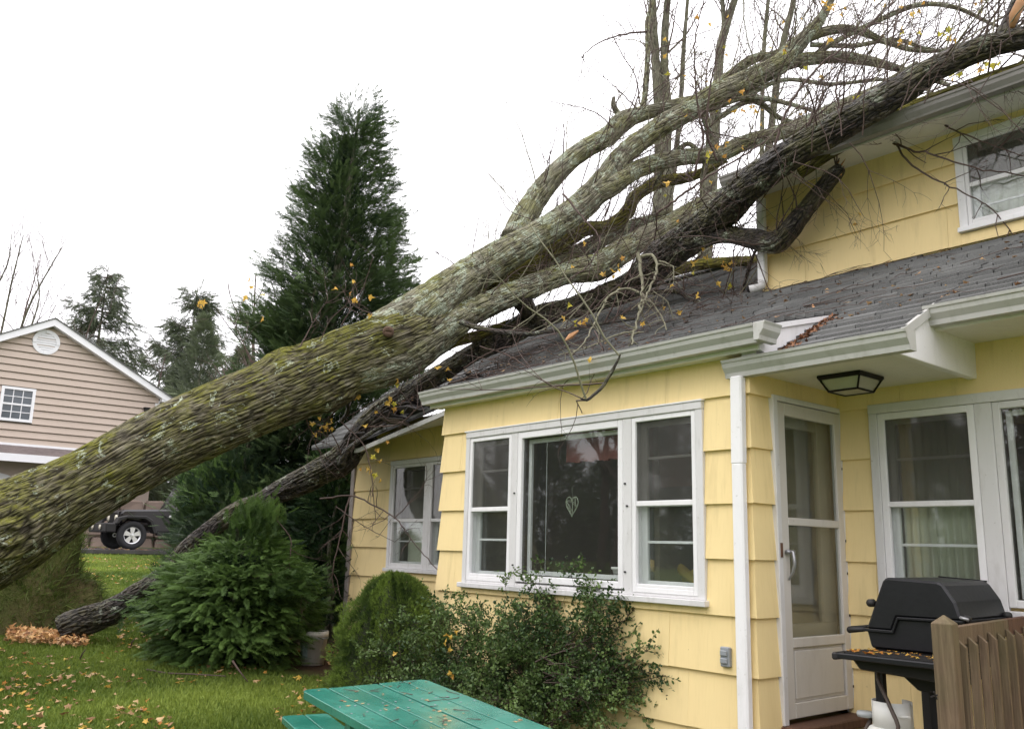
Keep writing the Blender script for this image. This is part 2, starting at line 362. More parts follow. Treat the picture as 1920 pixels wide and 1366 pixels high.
_sv = [0.]
def limb(name, pts, mat, parent, step=.03, seg=40, amp=.012, sc=26., stretch=.2, lump=.05, knots=(), tip=False, ends=True):
    """bark-covered limb, ridges displaced; pts in world (x,y,z,r)"""
    d = catmull(pts, step); n = len(d); c = d[:, :3]; r = np.maximum(d[:, 3], .002)
    tg = np.gradient(c, axis=0); tg /= np.linalg.norm(tg, axis=1)[:, None]
    u = np.cross(tg[0], (0, 0, 1.)); u /= np.linalg.norm(u); U = np.zeros((n, 3))
    for i in range(n):
        u = u-tg[i]*np.dot(u, tg[i]); u /= np.linalg.norm(u); U[i] = u
    W = np.cross(tg, U); s = np.concatenate([[0], np.cumsum(np.linalg.norm(np.diff(c, axis=0), axis=1))])
    th = np.linspace(0, 2*math.pi, seg, endpoint=False); ct, stt = np.cos(th), np.sin(th)
    _sv[0] += 37.1
    rm = np.maximum(r, .03)[:, None]
    bc = np.stack([rm*ct, rm*stt, np.repeat((s+_sv[0])[:, None], seg, 1)], -1)
    q = bc*np.array([1, 1, stretch])*sc
    warp = np.stack([fbm(bc*np.array([3, 3, 1.6])+k*9.1, 2)-.5 for k in range(2)]+[bc[..., 0]*0], -1)*1.5
    rid = 1-np.abs(2*vnoise(q+warp)-1)*1.0; rid2 = 1-np.abs(2*vnoise(q*1.9+warp*1.5+7)-1); h = np.clip(1.15-(.62*rid**2.2+.38*rid2**2.5)*1.5+(vnoise(bc*30)-.5)*.25, -.1, 1)
    big = fbm(bc*np.array([2.2, 2.2, .9])*1.3+5, 3)-.5
    R = r[:, None]*(1+big*lump*4)+(h-.5)*np.minimum(amp, r*.16)[:, None]
    dirv = U[:, None]*ct[None, :, None]+W[:, None]*stt[None, :, None]
    V = c[:, None]+dirv*R[..., None]
    for kp, kr, ka in knots:                                     # burls and knots
        dd = np.linalg.norm(V-np.asarray(kp), axis=-1)/kr
        V = V+dirv*(ka*np.exp(-dd**2)*(1-1.5*np.exp(-(dd*3.0)**2)+(.30*np.sin(dd*16) if kr > .23 else 0)))[..., None]
    idx = np.arange(n*seg).reshape(n, seg); a = idx[:-1]; b = np.roll(idx, -1, 1)[:-1]; e = np.roll(idx, -1, 1)[1:]; f = idx[1:]
    Fq = np.stack([a, b, e, f], -1).reshape(-1, 4); V = V.reshape(-1, 3); bcf = bc.reshape(-1, 3); hf = h.reshape(-1)
    if ends:
        V = np.vstack([V, c[0]-tg[0]*r[0]*.25, c[-1]+tg[-1]*r[-1]*.5]); bcf = np.vstack([bcf, bcf[0], bcf[-1]]); hf = np.append(hf, [.3, .3])
        k0, k1 = len(V)-2, len(V)-1; i0 = idx[0]; i1 = idx[-1]
        caps = [[k0, i0[(j+1) % seg], i0[j], i0[j]] for j in range(0)]
        Fq2 = np.array([[k0, i0[(2*j+2) % seg], i0[2*j+1], i0[2*j]] for j in range(seg//2)]+[[k1, i1[2*j], i1[2*j+1], i1[(2*j+2) % seg]] for j in range(seg//2)])
        Fq = np.vstack([Fq, Fq2])
    loc = parent.location if parent is not None else (0, 0, 0)
    return np_mesh(name, V, Fq, mat, parent, {'bc': ('FLOAT_VECTOR', bcf), 'cav': ('FLOAT', hf)}, True, local=np.array(loc))

def PX(l, wscale=1.):
    """list of (px, py, distance, width_px) -> xyz+radius"""
    return [(*P(x, y, d), .5*wp*d/F_PX*wscale) for x, y, d, wp in l]

class Tubes:
    """many thin twigs in one mesh"""
    def __init__(s, n=4): s.n = n; s.V = []; s.F = []; s.k = 0; s.B = []
    def add(s, pts, radii):
        p = np.asarray(pts, float); r = np.asarray(radii, float); m = len(p); n = s.n
        t = np.gradient(p, axis=0); t /= (np.linalg.norm(t, axis=1)[:, None]+1e-9)
        ref = np.array([.31, .17, .93]); u = np.cross(t, ref); u /= (np.linalg.norm(u, axis=1)[:, None]+1e-9); v = np.cross(t, u)
        th = np.linspace(0, 2*math.pi, n, endpoint=False)
        V = p[:, None]+(u[:, None]*np.cos(th)[None, :, None]+v[:, None]*np.sin(th)[None, :, None])*r[:, None, None]
        i = np.arange(m*n).reshape(m, n)+s.k; a = i[:-1]; b = np.roll(i, -1, 1)[:-1]; e = np.roll(i, -1, 1)[1:]; f = i[1:]
        s.V.append(V.reshape(-1, 3)); s.F.append(np.stack([a, b, e, f], -1).reshape(-1, 4)); s.k += m*n
    def build(s, name, mat, parent=None):
        if not s.V: return None
        V = np.vstack(s.V); loc = np.array(parent.location) if parent is not None and parent.type == 'EMPTY' else np.zeros(3)
        return np_mesh(name, V, np.vstack(s.F), mat, parent, {'bc': ('FLOAT_VECTOR', V), 'cav': ('FLOAT', np.full(len(V), .6))}, True, local=loc)

def unit(v): v = np.asarray(v, float); return v/(np.linalg.norm(v)+1e-9)
def rdir(): return unit(rng.normal(size=3))
def grow(T, p, d, L, r, lev, up=.1, wand=.16, kids=4, tips=None, kink=.5, shrink=.6):
    """a branching twig; tips collects end points"""
    n = max(4, int(L/.12) if L < 1.4 else 10); pts = [np.array(p, float)]; d = unit(d); sub = []
    for i in range(n):
        d = unit(d+rng.normal(size=3)*wand+np.array([0, 0, up])*.5); pts.append(pts[-1]+d*L/n); sub.append((pts[-1], d.copy(), (i+1)/n))
    rr = np.linspace(r, r*.35, n+1); T.add(pts, rr)
    if tips is not None: tips.append((pts[-1], d))
    if lev > 0:
        for k in range(kids):
            q, dd, t = sub[int(rng.integers(max(0, n//4), n))]
            side = unit(np.cross(dd, rdir())); nd = unit(dd*(1-kink*.5)+side*kink)
            grow(T, q, nd, L*shrink*rng.uniform(.6, 1.1)*(1.15-t*.5), max(r*(1-.6*t)*.6, .0015), lev-1, up, wand, kids, tips, kink, shrink)

# instanced small shapes merged in one mesh
def scatter(name, proto_v, proto_f, pos, X, Y, Z, scale, mat, parent=None, tint=None, kind=None):
    """X,Y,Z (n,3) axes of each copy"""
    pv = np.asarray(proto_v, float); n = len(pos); k = len(pv)
    V = pos[:, None]+scale[:, None, None]*(pv[None, :, 0:1]*X[:, None]+pv[None, :, 1:2]*Y[:, None]+pv[None, :, 2:3]*Z[:, None])
    Fc = np.asarray(proto_f)[None]+(np.arange(n)*k)[:, None, None]
    tn = np.repeat(tint if tint is not None else rng.random(n), k)
    loc = np.array(parent.location) if parent is not None and parent.type == 'EMPTY' else np.zeros(3)
    o = np_mesh(name, V.reshape(-1, 3), Fc.reshape(-1, Fc.shape[-1]), mat, parent, {'tint': ('FLOAT', tn)}, False, local=loc)
    if kind: o['kind'] = kind
    return o
def frames(D, roll=None):
    """orthonormal frames with X along D"""
    D = D/(np.linalg.norm(D, axis=1)[:, None]+1e-9); R = rng.normal(size=D.shape)
    Yv = np.cross(D, R); Yv /= np.linalg.norm(Yv, axis=1)[:, None]; return D, Yv, np.cross(D, Yv)

# ------------------------------------------------------------------ ground
GX = np.array([-80, -60, -25.2, -24.4, -11.5, -9, -6, 0, 60.]); GZ = np.array([.3, -.1, -.34, -.42, -1.2, -1.33, -1.45, -1.5, -1.6])
def gz(x, y=0):
    x = np.asarray(x, float); return np.interp(x, GX, GZ)+(fbm(np.stack([x*.35, np.asarray(y, float)*.35+x*0, x*0], -1), 2)-.5)*.10*(x > -24)
gx = np.concatenate([np.linspace(-300, -40, 14), np.linspace(-39, -24, 16), np.linspace(-23.8, 6, 150), np.linspace(8, 300, 14)])
gy = np.concatenate([np.linspace(-300, -12, 12), np.linspace(-11, 14, 110), np.linspace(16, 300, 14)])
XX, YY = np.meshgrid(gx, gy, indexing='ij'); ZZ = gz(XX, YY)
dw = (XX < -24.7) & (XX > -30.8); ZZ = np.where(dw, ZZ-.10, ZZ)
V = np.stack([XX, YY, ZZ], -1).reshape(-1, 3); nx, ny = XX.shape; ii = np.arange(nx*ny).reshape(nx, ny)
Fg = np.stack([ii[:-1, :-1], ii[1:, :-1], ii[1:, 1:], ii[:-1, 1:]], -1).reshape(-1, 4)
px_, py_ = V[:, 0], V[:, 1]
bare = np.clip((py_-4.15-(px_+10.5)*-.05)*1.6+(fbm(V*1.7, 4)-.5)*1.6, 0, 1)*((px_ > -12.0) & (py_ > 3) & (px_ < 3) & (py_ < 7))
np_mesh('ground', V, Fg, M['lawn'], None, {'bare': ('FLOAT', bare)}, True)['kind'] = 'structure'
drive = MB(); drive.box(-30.7, -24.8, -60, 60, -.42, -.325); o = drive.build('driveway', M['asphalt']); o['kind'] = 'structure'

# grass blades, denser near the camera
def in_bare(x, y): return (y-4.15-(x+10.5)*-.05)*1.6 > .6+.5*np.sin(x*7+y*5)*.5
n = 230000
az = np.radians(rng.uniform(-86, -57, n)); rr = 6.0+19*rng.random(n)**1.25
bx, by = rr*np.sin(az), rr*np.cos(az); keep = (bx > -24.9) & ~(in_bare(bx, by) & (bx > -12))
bx, by, rr = bx[keep], by[keep], rr[keep]; n = len(bx)
clump = fbm(np.stack([bx*2.2, by*2.2, bx*0], -1), 3)
hgt = (.022+.03*rng.random(n))*(.6+clump); bz = gz(bx, by)
dr = rng.normal(size=(n, 3))*.45; dr[:, 2] = 1; X, Y, Z = frames(dr)
tn = np.clip(fbm(np.stack([bx*.9, by*.9, bx*0+3], -1), 4)*1.5-.35+rng.normal(size=n)*.16, 0, 1)
base = np.stack([bx, by, bz-.004], -1); wd = (.0028+.00055*rr)[:, None]
V = np.stack([base-Y*wd, base+Y*wd, base+X*hgt[:, None]], 1).reshape(-1, 3)
np_mesh('lawn_grass', V, np.arange(3*n).reshape(-1, 3), M['grassblade'], None, {'tint': ('FLOAT', np.repeat(tn, 3))})
tag(bpy.data.objects['lawn_grass'], 'short green lawn grass across the yard', 'grass', kind='stuff')

# leaf shape: lobed, slightly cupped
_a = np.linspace(0, 2*math.pi, 10, endpoint=False); _r = np.array([1, .5, .85, .42, .7, .25, .7, .42, .85, .5])
LEAF_V = np.vstack([[(0, 0, .0)], np.stack([_r*np.cos(_a), _r*np.sin(_a)*.8, .18*_r*np.cos(2*_a)+.08*np.sin(3*_a)], -1)])
LEAF_F = [(0, 1+i, 1+(i+1) % 10) for i in range(10)]
def litter(name, xs, ys, size, mat, label, cat, zf=gz, lift=.03, tiltz=.35):
    n = len(xs); z = zf(xs, ys)+lift; nrm = rng.normal(size=(n, 3))*tiltz; nrm[:, 2] = 1; nrm /= np.linalg.norm(nrm, axis=1)[:, None]
    r_ = rng.normal(size=(n, 3)); X = np.cross(nrm, r_); X /= np.linalg.norm(X, axis=1)[:, None]; Y = np.cross(nrm, X)
    o = scatter(name, LEAF_V, LEAF_F, np.stack([xs, ys, z], -1), X, Y, nrm, size, mat, None, rng.random(n))
    return tag(o, label, cat, kind='stuff')
n = 4600; az = np.radians(rng.uniform(-86, -60, n)); rr = 6+18*rng.random(n)**1.1; cl = fbm(np.stack([rr*.8, az*12, az*0], -1), 3) > rng.uniform(.38, .62, n)
az, rr = az[cl], rr[cl]; h = rng.random(len(az)) < .6
litter('fallen_leaves', rr[h]*np.sin(az[h]), rr[h]*np.cos(az[h]), rng.uniform(.02, .058, h.sum()), M['leafbrown'], 'dry tan and brown leaves strewn over the lawn', 'leaves')
litter('fallen_leaves', rr[~h]*np.sin(az[~h]), rr[~h]*np.cos(az[~h]), rng.uniform(.02, .05, (~h).sum()), M['leafy'], 'bright yellow and orange leaves strewn over the lawn', 'leaves')
n = 260; litter('fallen_leaves', rng.uniform(-30.4, -24.9, n), rng.uniform(3, 9, n), rng.uniform(.03, .06, n), M['leafbrown'], 'wet leaves lying on the dark asphalt driveway', 'leaves', lambda x, y: x*0-.32, .012, .1)

# root mound behind the big trunk
mc = P(50, 1176, 10.9); 
u = np.linspace(0, 1, 40); th = np.linspace(0, 2*math.pi, 72, endpoint=False); UU, TT = np.meshgrid(u, th, indexing='ij')
mx_ = UU*np.cos(TT); my_ = UU*np.sin(TT)
hx = np.cos(UU*math.pi/2)**1.5
Vm = np.stack([mc[0]-.5+mx_*1.15, mc[1]+my_*1.25, hx*1.12], -1)
nn = fbm(Vm*2.3+9, 4)-.5; Vm[..., 2] = gz(Vm[..., 0], Vm[..., 1])-.06+hx*1.12*(1+nn*1.3); Vm[..., 1] += nn*.5
ii = np.arange(40*72).reshape(40, 72); Fm = np.stack([ii[:-1], ii[1:], np.roll(ii, -1, 1)[1:], np.roll(ii, -1, 1)[:-1]], -1).reshape(-1, 4)
np_mesh('root_mound', Vm.reshape(-1, 3), Fm, M['lawn'], None, {'bare': ('FLOAT', np.full(40*72, .55))}, True)['kind'] = 'structure'
n = 16000; k = rng.integers(0, 38*72, n); b = Vm.reshape(-1, 3)[k]+rng.normal(size=(n, 3))*.03
out_ = b-np.array([mc[0]-.5, mc[1], -1.4]); D = out_*.6+rng.normal(size=(n, 3))*.35+np.array([0, 0, .2]); X, Y, Z = frames(D)
L = rng.uniform(.06, .26, n)[:, None]; wd = .005
V = np.stack([b-Y*wd, b+Y*wd, b+X*L+np.array([0, 0, -.3])*L], 1).reshape(-1, 3)
np_mesh('mound_grass', V, np.arange(3*n).reshape(-1, 3), m_leafy('matted_brown_grass', (.05, .075, .014), (.17, .22, .045)), None, {'tint': ('FLOAT', np.repeat(np.clip(rng.normal(.25, .2, n), 0, 1), 3))})
tag(bpy.data.objects['mound_grass'], 'long matted grass hanging over the upturned root mound', 'grass', kind='stuff')
n = 300; q = rng.random(n)**.7; pxs = rng.uniform(15, 165, n); b = np.array([P(x, 1178+rng.uniform(-10, 10), 10.1+rng.uniform(-.35, .35)) for x in pxs])
litter('leaf_pile', b[:, 0], b[:, 1], rng.uniform(.03, .06, n), M['leafbrown'], 'heap of tan leaves against the thin black trunk base', 'leaves', lambda x, y: gz(x, y)+rng.random(len(x))*.08, .02, .8)
pxs = rng.uniform(15, 165, n); b = np.array([P(x, 1178+rng.uniform(-10, 10), 10.1+rng.uniform(-.35, .35)) for x in pxs])
litter('leaf_pile', b[:, 0], b[:, 1], rng.uniform(.03, .06, n), m_leafy('orange_leaves', (.34, .14, .05), (.66, .42, .18), .3), 'orange and yellow leaves mixed into the heap at the black trunk base', 'leaves', lambda x, y: gz(x, y)+.02+rng.random(len(x))*.09, .02, .8)

# ================================================================== YELLOW HOUSE
house = empty('yellow_house', (0, 0, 0), 'yellow shingle-clad house with white window trim crushed by fallen trees', 'house')
YB, YI, YU, XD, XW = 4.74, 5.80, 7.0, -3.31, -2.37     # bay front, recessed walls, upper wall, door wall, porch end
COURSES = [-1.44, -1.09, -.74, -.39, -.04, .31, .66, 1.01, 1.36]
def holes_split(u0, u1, z0, z1, holes):
    rs = [(u0, u1, z0, z1)]
    for h in holes:
        nr = []
        for r in rs:
            a, b, c, d = r
            if h[1] <= a or h[0] >= b or h[3] <= c or h[2] >= d: nr.append(r); continue
            if h[0] > a: nr.append((a, h[0], c, d))
            if h[1] < b: nr.append((h[1], b, c, d))
            a2, b2 = max(a, h[0]), min(b, h[1])
            if h[2] > c: nr.append((a2, b2, c, h[2]))
            if h[3] < d: nr.append((a2, b2, h[3], d))
        rs = nr
    return rs
def siding(wall, O, U, N, u0, u1, ztop, courses, holes=(), mit=(0, 0), zbot=-9, width=.61, clip=None):
    O, U, N = map(lambda a: np.array(a, float), (O, U, N))
    for ci, zb in enumerate(courses[:-1]):
        zt = min(courses[ci+1]+.006, ztop)
        if zt <= zb+.02 or courses[ci+1] <= zbot: continue
        us = [u0]; x = u0+width*(.35+.5*((ci*37) % 10)/10)
        while x < u1-.12: us.append(x); x += width*random.uniform(.85, 1.1)
        us.append(u1)
        for i in range(len(us)-1):
            lift = random.uniform(0, .003); dz = random.uniform(-.002, .002)
            for (a, b, c, d) in holes_split(us[i], us[i+1], max(zb, zbot), zt, holes):
                if clip: 
                    c2 = max(c, clip((a+b)/2)-.02)
                    if d-c2 < .03: continue
                    c = c2
                a_ = a+(.0007 if a > u0 else 0); b_ = b-(.0007 if b < u1 else 0)
                of = lambda z: .030+lift-.023*(z-zb)/.35
                if c == max(zb, zbot): c = c+dz
                ob, ot = of(c), of(d)
                ml = lambda o_: a_-(o_*mit[0] if a == u0 else 0); mr = lambda o_: b_+(o_*mit[1] if b == u1 else 0)
                p = lambda u, o_, z: O+U*u+N*o_+np.array([0, 0, z])
                m = MB(); m.hexa([p(ml(ob), ob, c), p(mr(ob), ob, c), p(b_, .001, c), p(a_, .001, c), p(ml(ot), ot, d), p(mr(ot), ot, d), p(b_, .001, d), p(a_, .001, d)])
                m.build('siding_shingle', M['siding'], wall)
def wall(name, O, U, N, u0, u1, z0, z1, holes=(), th=.12, mat=None):
    O, U, N = map(lambda a: np.array(a, float), (O, U, N)); m = MB()
    for (a, b, c, d) in holes_split(u0, u1, z0, z1, holes):
        p = lambda u, o_, z: O+U*u+N*o_+np.array([0, 0, z])
        m.hexa([p(a, 0, c), p(b, 0, c), p(b, -th, c), p(a, -th, c), p(a, 0, d), p(b, 0, d), p(b, -th, d), p(a, -th, d)])
    return m.build(name, mat or M['sheath'], house)

class Fr:
    """local wall frame: boxes given as u0,u1,out0,out1,z0,z1"""
    def __init__(s, O, U, N): s.O, s.U, s.N = [np.array(a, float) for a in (O, U, N)]
    def p(s, u, o_, z): return s.O+s.U*u+s.N*o_+np.array([0, 0, z])
    def box(s, m, a, b, o0, o1, c, d): m.hexa([s.p(a, o1, c), s.p(b, o1, c), s.p(b, o0, c), s.p(a, o0, c), s.p(a, o1, d), s.p(b, o1, d), s.p(b, o0, d), s.p(a, o0, d)])
    def ring(s, m, a, b, c, d, w_, o0, o1, wt=None, wb=None):
        wt = w_ if wt is None else wt; wb = w_ if wb is None else wb
        s.box(m, a, a+w_, o0, o1, c, d); s.box(m, b-w_, b, o0, o1, c, d); s.box(m, a+w_, b-w_, o0, o1, c, c+wb); s.box(m, a+w_, b-w_, o0, o1, d-wt, d)
def double_hung(f, win, a, b, c, d, zr, mat, muntins=(.65, .06), trimw=.035):
    """storm window over a double-hung sash: opening a..b, c..d, meeting rail zr"""
    m = MB(); f.ring(m, a, b, c, d, trimw, .004, .034); m.build('storm_frame', mat, win, bevel=.003)
    m = MB(); f.box(m, a+trimw, b-trimw, .006, .028, zr-.018, zr+.018); m.build('meeting_rail', mat, win, bevel=.003); m = MB(); f.box(m, a+trimw, b-trimw, .0, .03, c+trimw, c+trimw+.022); m.build('bottom_rail', mat, win, bevel=.003)
    m = MB(); f.box(m, a+trimw, b-trimw, .012, .016, zr+.018, d-trimw); m.build('pane', M['glass_dark'], win)
    m = MB(); f.box(m, a+trimw, b-trimw, -.004, .0, c+trimw+.022, zr-.018); m.build('pane', M['glass'], win)
    m = MB(); f.ring(m, a+.02, b-.02, c+.02, d-.02, .055, -.075, -.045, .05, .06); f.box(m, a+.07, b-.07, -.072, -.05, zr-.02, zr+.02)
    for z in muntins: f.box(m, a+.07, b-.07, -.07, -.052, z-.009, z+.009)
    m.build('sash', mat, win, bevel=.002)
    m = MB(); f.box(m, a+.07, b-.07, -.063, -.060, c+.06, d-.06); m.build('inner_pane', M['glass'], win)
    m = MB()
    for (x0, x1) in ((a, a+.02), (b-.02, b)): f.box(m, x0, x1, -.10, .004, c, d)
    f.box(m, a, b, -.10, .004, d-.02, d); f.box(m, a, b, -.10, .004, c, c+.02); m.build('jamb', mat, win)
def room(name, f, a, b, c, d, depth, back=None):
    m = MB(); o0 = -.125; f.box(m, a, b, -depth-.05, -depth, c, d); f.box(m, a, b, -depth, o0, c-.05, c); f.box(m, a, b, -depth, o0, d, d+.05)
    f.box(m, a-.05, a, -depth, o0, c, d); f.box(m, b, b+.05, -depth, o0, c, d)
    return m.build('room_wall', back or M['room'], house)

# ---- bay (kitchen) wall
fb = Fr((0, YB, 0), (1, 0, 0), (0, -1, 0))
BL, BR = -6.66, XD
hb = [(-6.29, -3.66, -.34, 1.0)]
wb = wall('wall', (0, YB, 0), (1, 0, 0), (0, -1, 0), BL, BR, -1.7, 1.27, [(-6.24, -3.71, -.30, .95)])
siding(wb, (0, YB, 0), (1, 0, 0), (0, -1, 0), BL, BR, 1.262, COURSES, hb, (1, 1), zbot=-1.44)
win = empty('window', (0, 0, 0), None, None); win.parent = house
m = MB(); f = fb
f.box(m, -6.29, -3.66, .0, .045, .945, 1.0); f.box(m, -6.29, -6.235, .0, .04, -.305, .945); f.box(m, -3.72, -3.66, .0, .04, -.305, .945)
f.box(m, -5.655, -5.575, .0, .036, -.305, .945); f.box(m, -4.385, -4.30, .0, .036, -.305, .945)
m.build('casing', M['trim_old'], win, bevel=.004)
m = MB(); f.box(m, -6.31, -3.64, .0, .075, -.345, -.305); f.box(m, -6.235, -3.72, -.10, .030, -.305, -.283); m.build('sill', M['trim_old'], win, bevel=.004)
m = MB(); f.box(m, -6.30, -3.65, .0, .052, 1.0, 1.010); m.build('drip_cap', M['trim'], win)
double_hung(f, win, -6.233, -5.657, -.283, .943, .315, M['trim'])
double_hung(f, win, -4.298, -3.722, -.283, .943, .325, M['trim'])
m = MB(); f.ring(m, -5.573, -4.387, -.27, .943, .05, .002, .034, .055, .05); m.build('storm_frame', M['trim'], win, bevel=.004)
m = MB(); f.box(m, -5.523, -4.437, .004, .008, -.22, .888); m.build('pane', M['glass'], win)
m = MB(); f.ring(m, -5.52, -4.44, -.215, .885, .035, -.07, -.045); m.build('sash', M['trim'], win, bevel=.002)
m = MB()
for u, z in ((-5.60, .44), (-5.60, -.14), (-4.36, .47), (-4.36, -.15), (-4.34, .31)): f.box(m, u-.008, u+.008, .036, .044, z-.006, z+.006)
m.build('storm_clip', M['black_matte'], win)
room('room_wall', fb, BL+.12, BR-.3, -1.2, 1.15, 3.2)
m = MB(); 
for k in range(26):                                             # pleated valance behind the picture window
    u = -5.2+k*.052; f.box(m, u, u+.054, -.20-.012*(k % 2), -.17, .69-.006*(k % 3), .93)
f.box(m, -4.28, -3.74, -.20, -.17, .45, .93)
o = m.build('window_valance', M['valance']); tag(o, 'dark red pleated valance hanging behind the big picture window', 'valance')
m = MB(); f.box(m, -6.1, -4.6, -2.9, -2.3, -1.2, .55); f.box(m, -5.1, -4.7, -1.6, -1.2, -1.2, -.15); m.build('cupboard', m_plain('dim_cupboard', (.07, .045, .03), .8), house)
# yellow chair backs inside
for j, (u0, zz, r) in enumerate(((-4.50, -.28, .20), (-4.36, -.40, .34), (-3.98, -.55, .46))):
    m = MB(); pts = [f.p(u0+r*math.cos(a), -.35-.04*j, zz+r*.9*math.sin(a)) for a in np.linspace(.15, 2.6, 14)]; m.tube(pts, list(.012+.030*np.sin(np.linspace(0, 3.14, 14))), 8)
    o = m.build('curved_chair_back', M['gold'], None, True)
    tag(o, ['leftmost yellow hoop of fabric behind the picture window corner', 'middle yellow hoop of fabric seen behind the white mullion', 'rightmost large yellow hoop behind the right lower pane'][j], 'chair back', 'yellow hoops inside the kitchen window')
m = MB(); m.lathe([(0, 0), (.045, 0), (.062, .075), (.072, .075), (.072, .092), (.060, .092), (.05, .02), (0, .02)], f.p(-4.57, -.14, -.215), 20)
o = m.build('flower_pot', M['white_plastic'], None, True); tag(o, 'small white flower pot on the sill inside the picture window', 'flower pot')
m = MB(); 
for k in range(14):
    a = random.uniform(0, 6.3); b = f.p(-4.57, -.14, -.13); e = b+np.array([math.cos(a)*.05, math.sin(a)*.03, random.uniform(.05, .12)]); m.tube([b, (b+e)/2+[0, 0, .015], e], [.002, .006, .001], 4)
s_ = m.build('sill_plant', M['bush']); tag(s_, 'spindly green plant growing in the small white pot', 'plant')
th_ = np.linspace(0, 2*math.pi, 40)
hp = [(-4.96+.0068*16*math.sin(a)**3*.62, .33+.0068*(13*math.cos(a)-5*math.cos(2*a)-2*math.cos(3*a)-math.cos(4*a))*.78) for a in th_]
m = MB(); m.tube([f.p(u, -.012, z) for u, z in hp], .0045, 6)
for k in range(16):
    a, b = random.sample(range(40), 2); m.tube([f.p(hp[a][0], -.012, hp[a][1]), f.p((hp[a][0]+hp[b][0])/2+.004, -.012, (hp[a][1]+hp[b][1])/2+.01), f.p(hp[b][0], -.012, hp[b][1])], .0022, 4)
m.tube([f.p(-4.96, -.012, .38), f.p(-4.96, -.012, .47)], .0015, 4)
o = m.build('heart_suncatcher', m_plain('pale_wire', (.30, .33, .24), .4), None, True); tag(o, 'heart-shaped wire suncatcher hanging in the picture window', 'ornament')
m = MB(); m.tube([f.p(-5.28, -.03, .85), f.p(-5.28, -.03, -.20)], .0022, 4); m.build('blind_cord', M['white_plastic'], win)

# ---- left wing wall (recessed, damaged eave)
fl = Fr((0, YI, 0), (1, 0, 0), (0, -1, 0)); f = fl
WL = -10.18
wl = wall('wall', (0, YI, 0), (1, 0, 0), (0, -1, 0), WL, BL+.12, -1.7, 1.5, [(-9.19, -7.55, -.28, .94)])
siding(wl, (0, YI, 0), (1, 0, 0), (0, -1, 0), WL+.07, BL+.1, 1.49, COURSES+[1.71], [(-9.24, -7.5, -.31, 1.0)], (0, 0), -1.44)
m = MB(); f.box(m, WL-.02, WL+.07, -.02, .04, -1.5, 1.3); m.build('corner_board', m_white_trim('grey_corner_board', (.32, .28, .26)), wl, bevel=.004)
m = MB(); m.box(WL-.02, WL+.02, YI, YI+7, -1.6, 1.5); m.build('wall', M['siding'], house)
wn = empty('window', (0, 0, 0), None, None); wn.parent = house
m = MB(); f.box(m, -9.24, -7.5, 0, .045, .945, 1.0); f.box(m, -9.24, -9.185, 0, .04, -.275, .945); f.box(m, -8.46, -8.38, 0, .036, -.275, .945); f.box(m, -7.56, -7.5, 0, .04, -.275, .945); m.build('casing', M['trim_old'], wn, bevel=.004)
m = MB(); f.box(m, -9.26, -7.48, 0, .07, -.315, -.275); m.build('sill', M['trim_old'], wn, bevel=.004)
double_hung(f, wn, -9.183, -8.462, -.273, .943, .28, M['trim_old'], (.66, .04)); double_hung(f, wn, -8.378, -7.562, -.273, .943, .28, M['trim_old'], (.66, .04))
room('room_wall', fl, -9.9, -6.9, -1.2, 1.2, 2.0)
m = MB()
for k in range(9): f.box(m, -9.1+k*.045, -9.055+k*.045, -.2-.015*(k % 2), -.18, -.2, .88)
tag(m.build('window_curtain', M['curtain']), 'pale curtain inside the left small wing window', 'curtain')

# ---- door wall, facing right
fd = Fr((XD, 0, 0), (0, 1, 0), (1, 0, 0)); f = fd
wd_ = wall('wall', (XD, 0, 0), (0, 1, 0), (1, 0, 0), YB+.12, YI+.12, -1.7, 1.27, [(4.96, 5.80, -1.05, 1.02)], .12)
siding(wd_, (XD, 0, 0), (0, 1, 0), (1, 0, 0), YB, YI, 1.20, COURSES, [(4.95, 5.83, -1.6, 1.03)], (1, 0), -1.44)
dr_ = empty('storm_door', (0, 0, 0), None, None); dr_.parent = house
m = MB(); f.box(m, 4.945, 4.995, -.02, .045, -1.03, 1.03); f.box(m, 5.775, 5.80, -.02, .035, -1.03, 1.03); f.box(m, 4.995, 5.775, -.02, .045, .995, 1.03); m.build('door_casing', M['trim_old'], dr_, bevel=.004)
m = MB(); f.box(m, 5.00, 5.085, .0, .035, -1.0, .99); f.box(m, 5.70, 5.772, .0, .035, -1.0, .99); f.box(m, 5.085, 5.70, .0, .035, .905, .99); f.box(m, 5.085, 5.70, .0, .035, .185, .235)
f.box(m, 5.085, 5.70, .0, .035, -.58, -.52); f.box(m, 5.085, 5.70, .0, .035, -1.0, -.91); f.box(m, 5.085, 5.70, .006, .016, -.91, -.58); m.build('door_frame', M['door'], dr_, bevel=.004)
m = MB(); f.box(m, 5.11, 5.68, .016, .026, -.89, -.60); m.build('kick_panel', M['door'], dr_, bevel=.006)
for c, d in ((.235, .905), (-.52, .185)):
    m = MB(); f.box(m, 5.085, 5.70, .014, .018, c, d); m.build('pane', M['glass'], dr_)
m = MB(); m.tube([f.p(5.045, .04, .02), f.p(5.045, .085, .015), f.p(5.05, .09, -.06), f.p(5.045, .075, -.12), f.p(5.045, .045, -.16)], [.010, .012, .011, .010, .006], 8); m.tube([f.p(5.02, .055, .015), f.p(5.10, .055, .015)], .014, 8); m.build('handle', m_plain('pewter_handle', (.33, .33, .34), .3, metal=.6), dr_, True)
m = MB(); f.box(m, 4.965, 4.985, .045, .052, -.02, .07); m.build('strike_plate', M['redwood'], dr_)
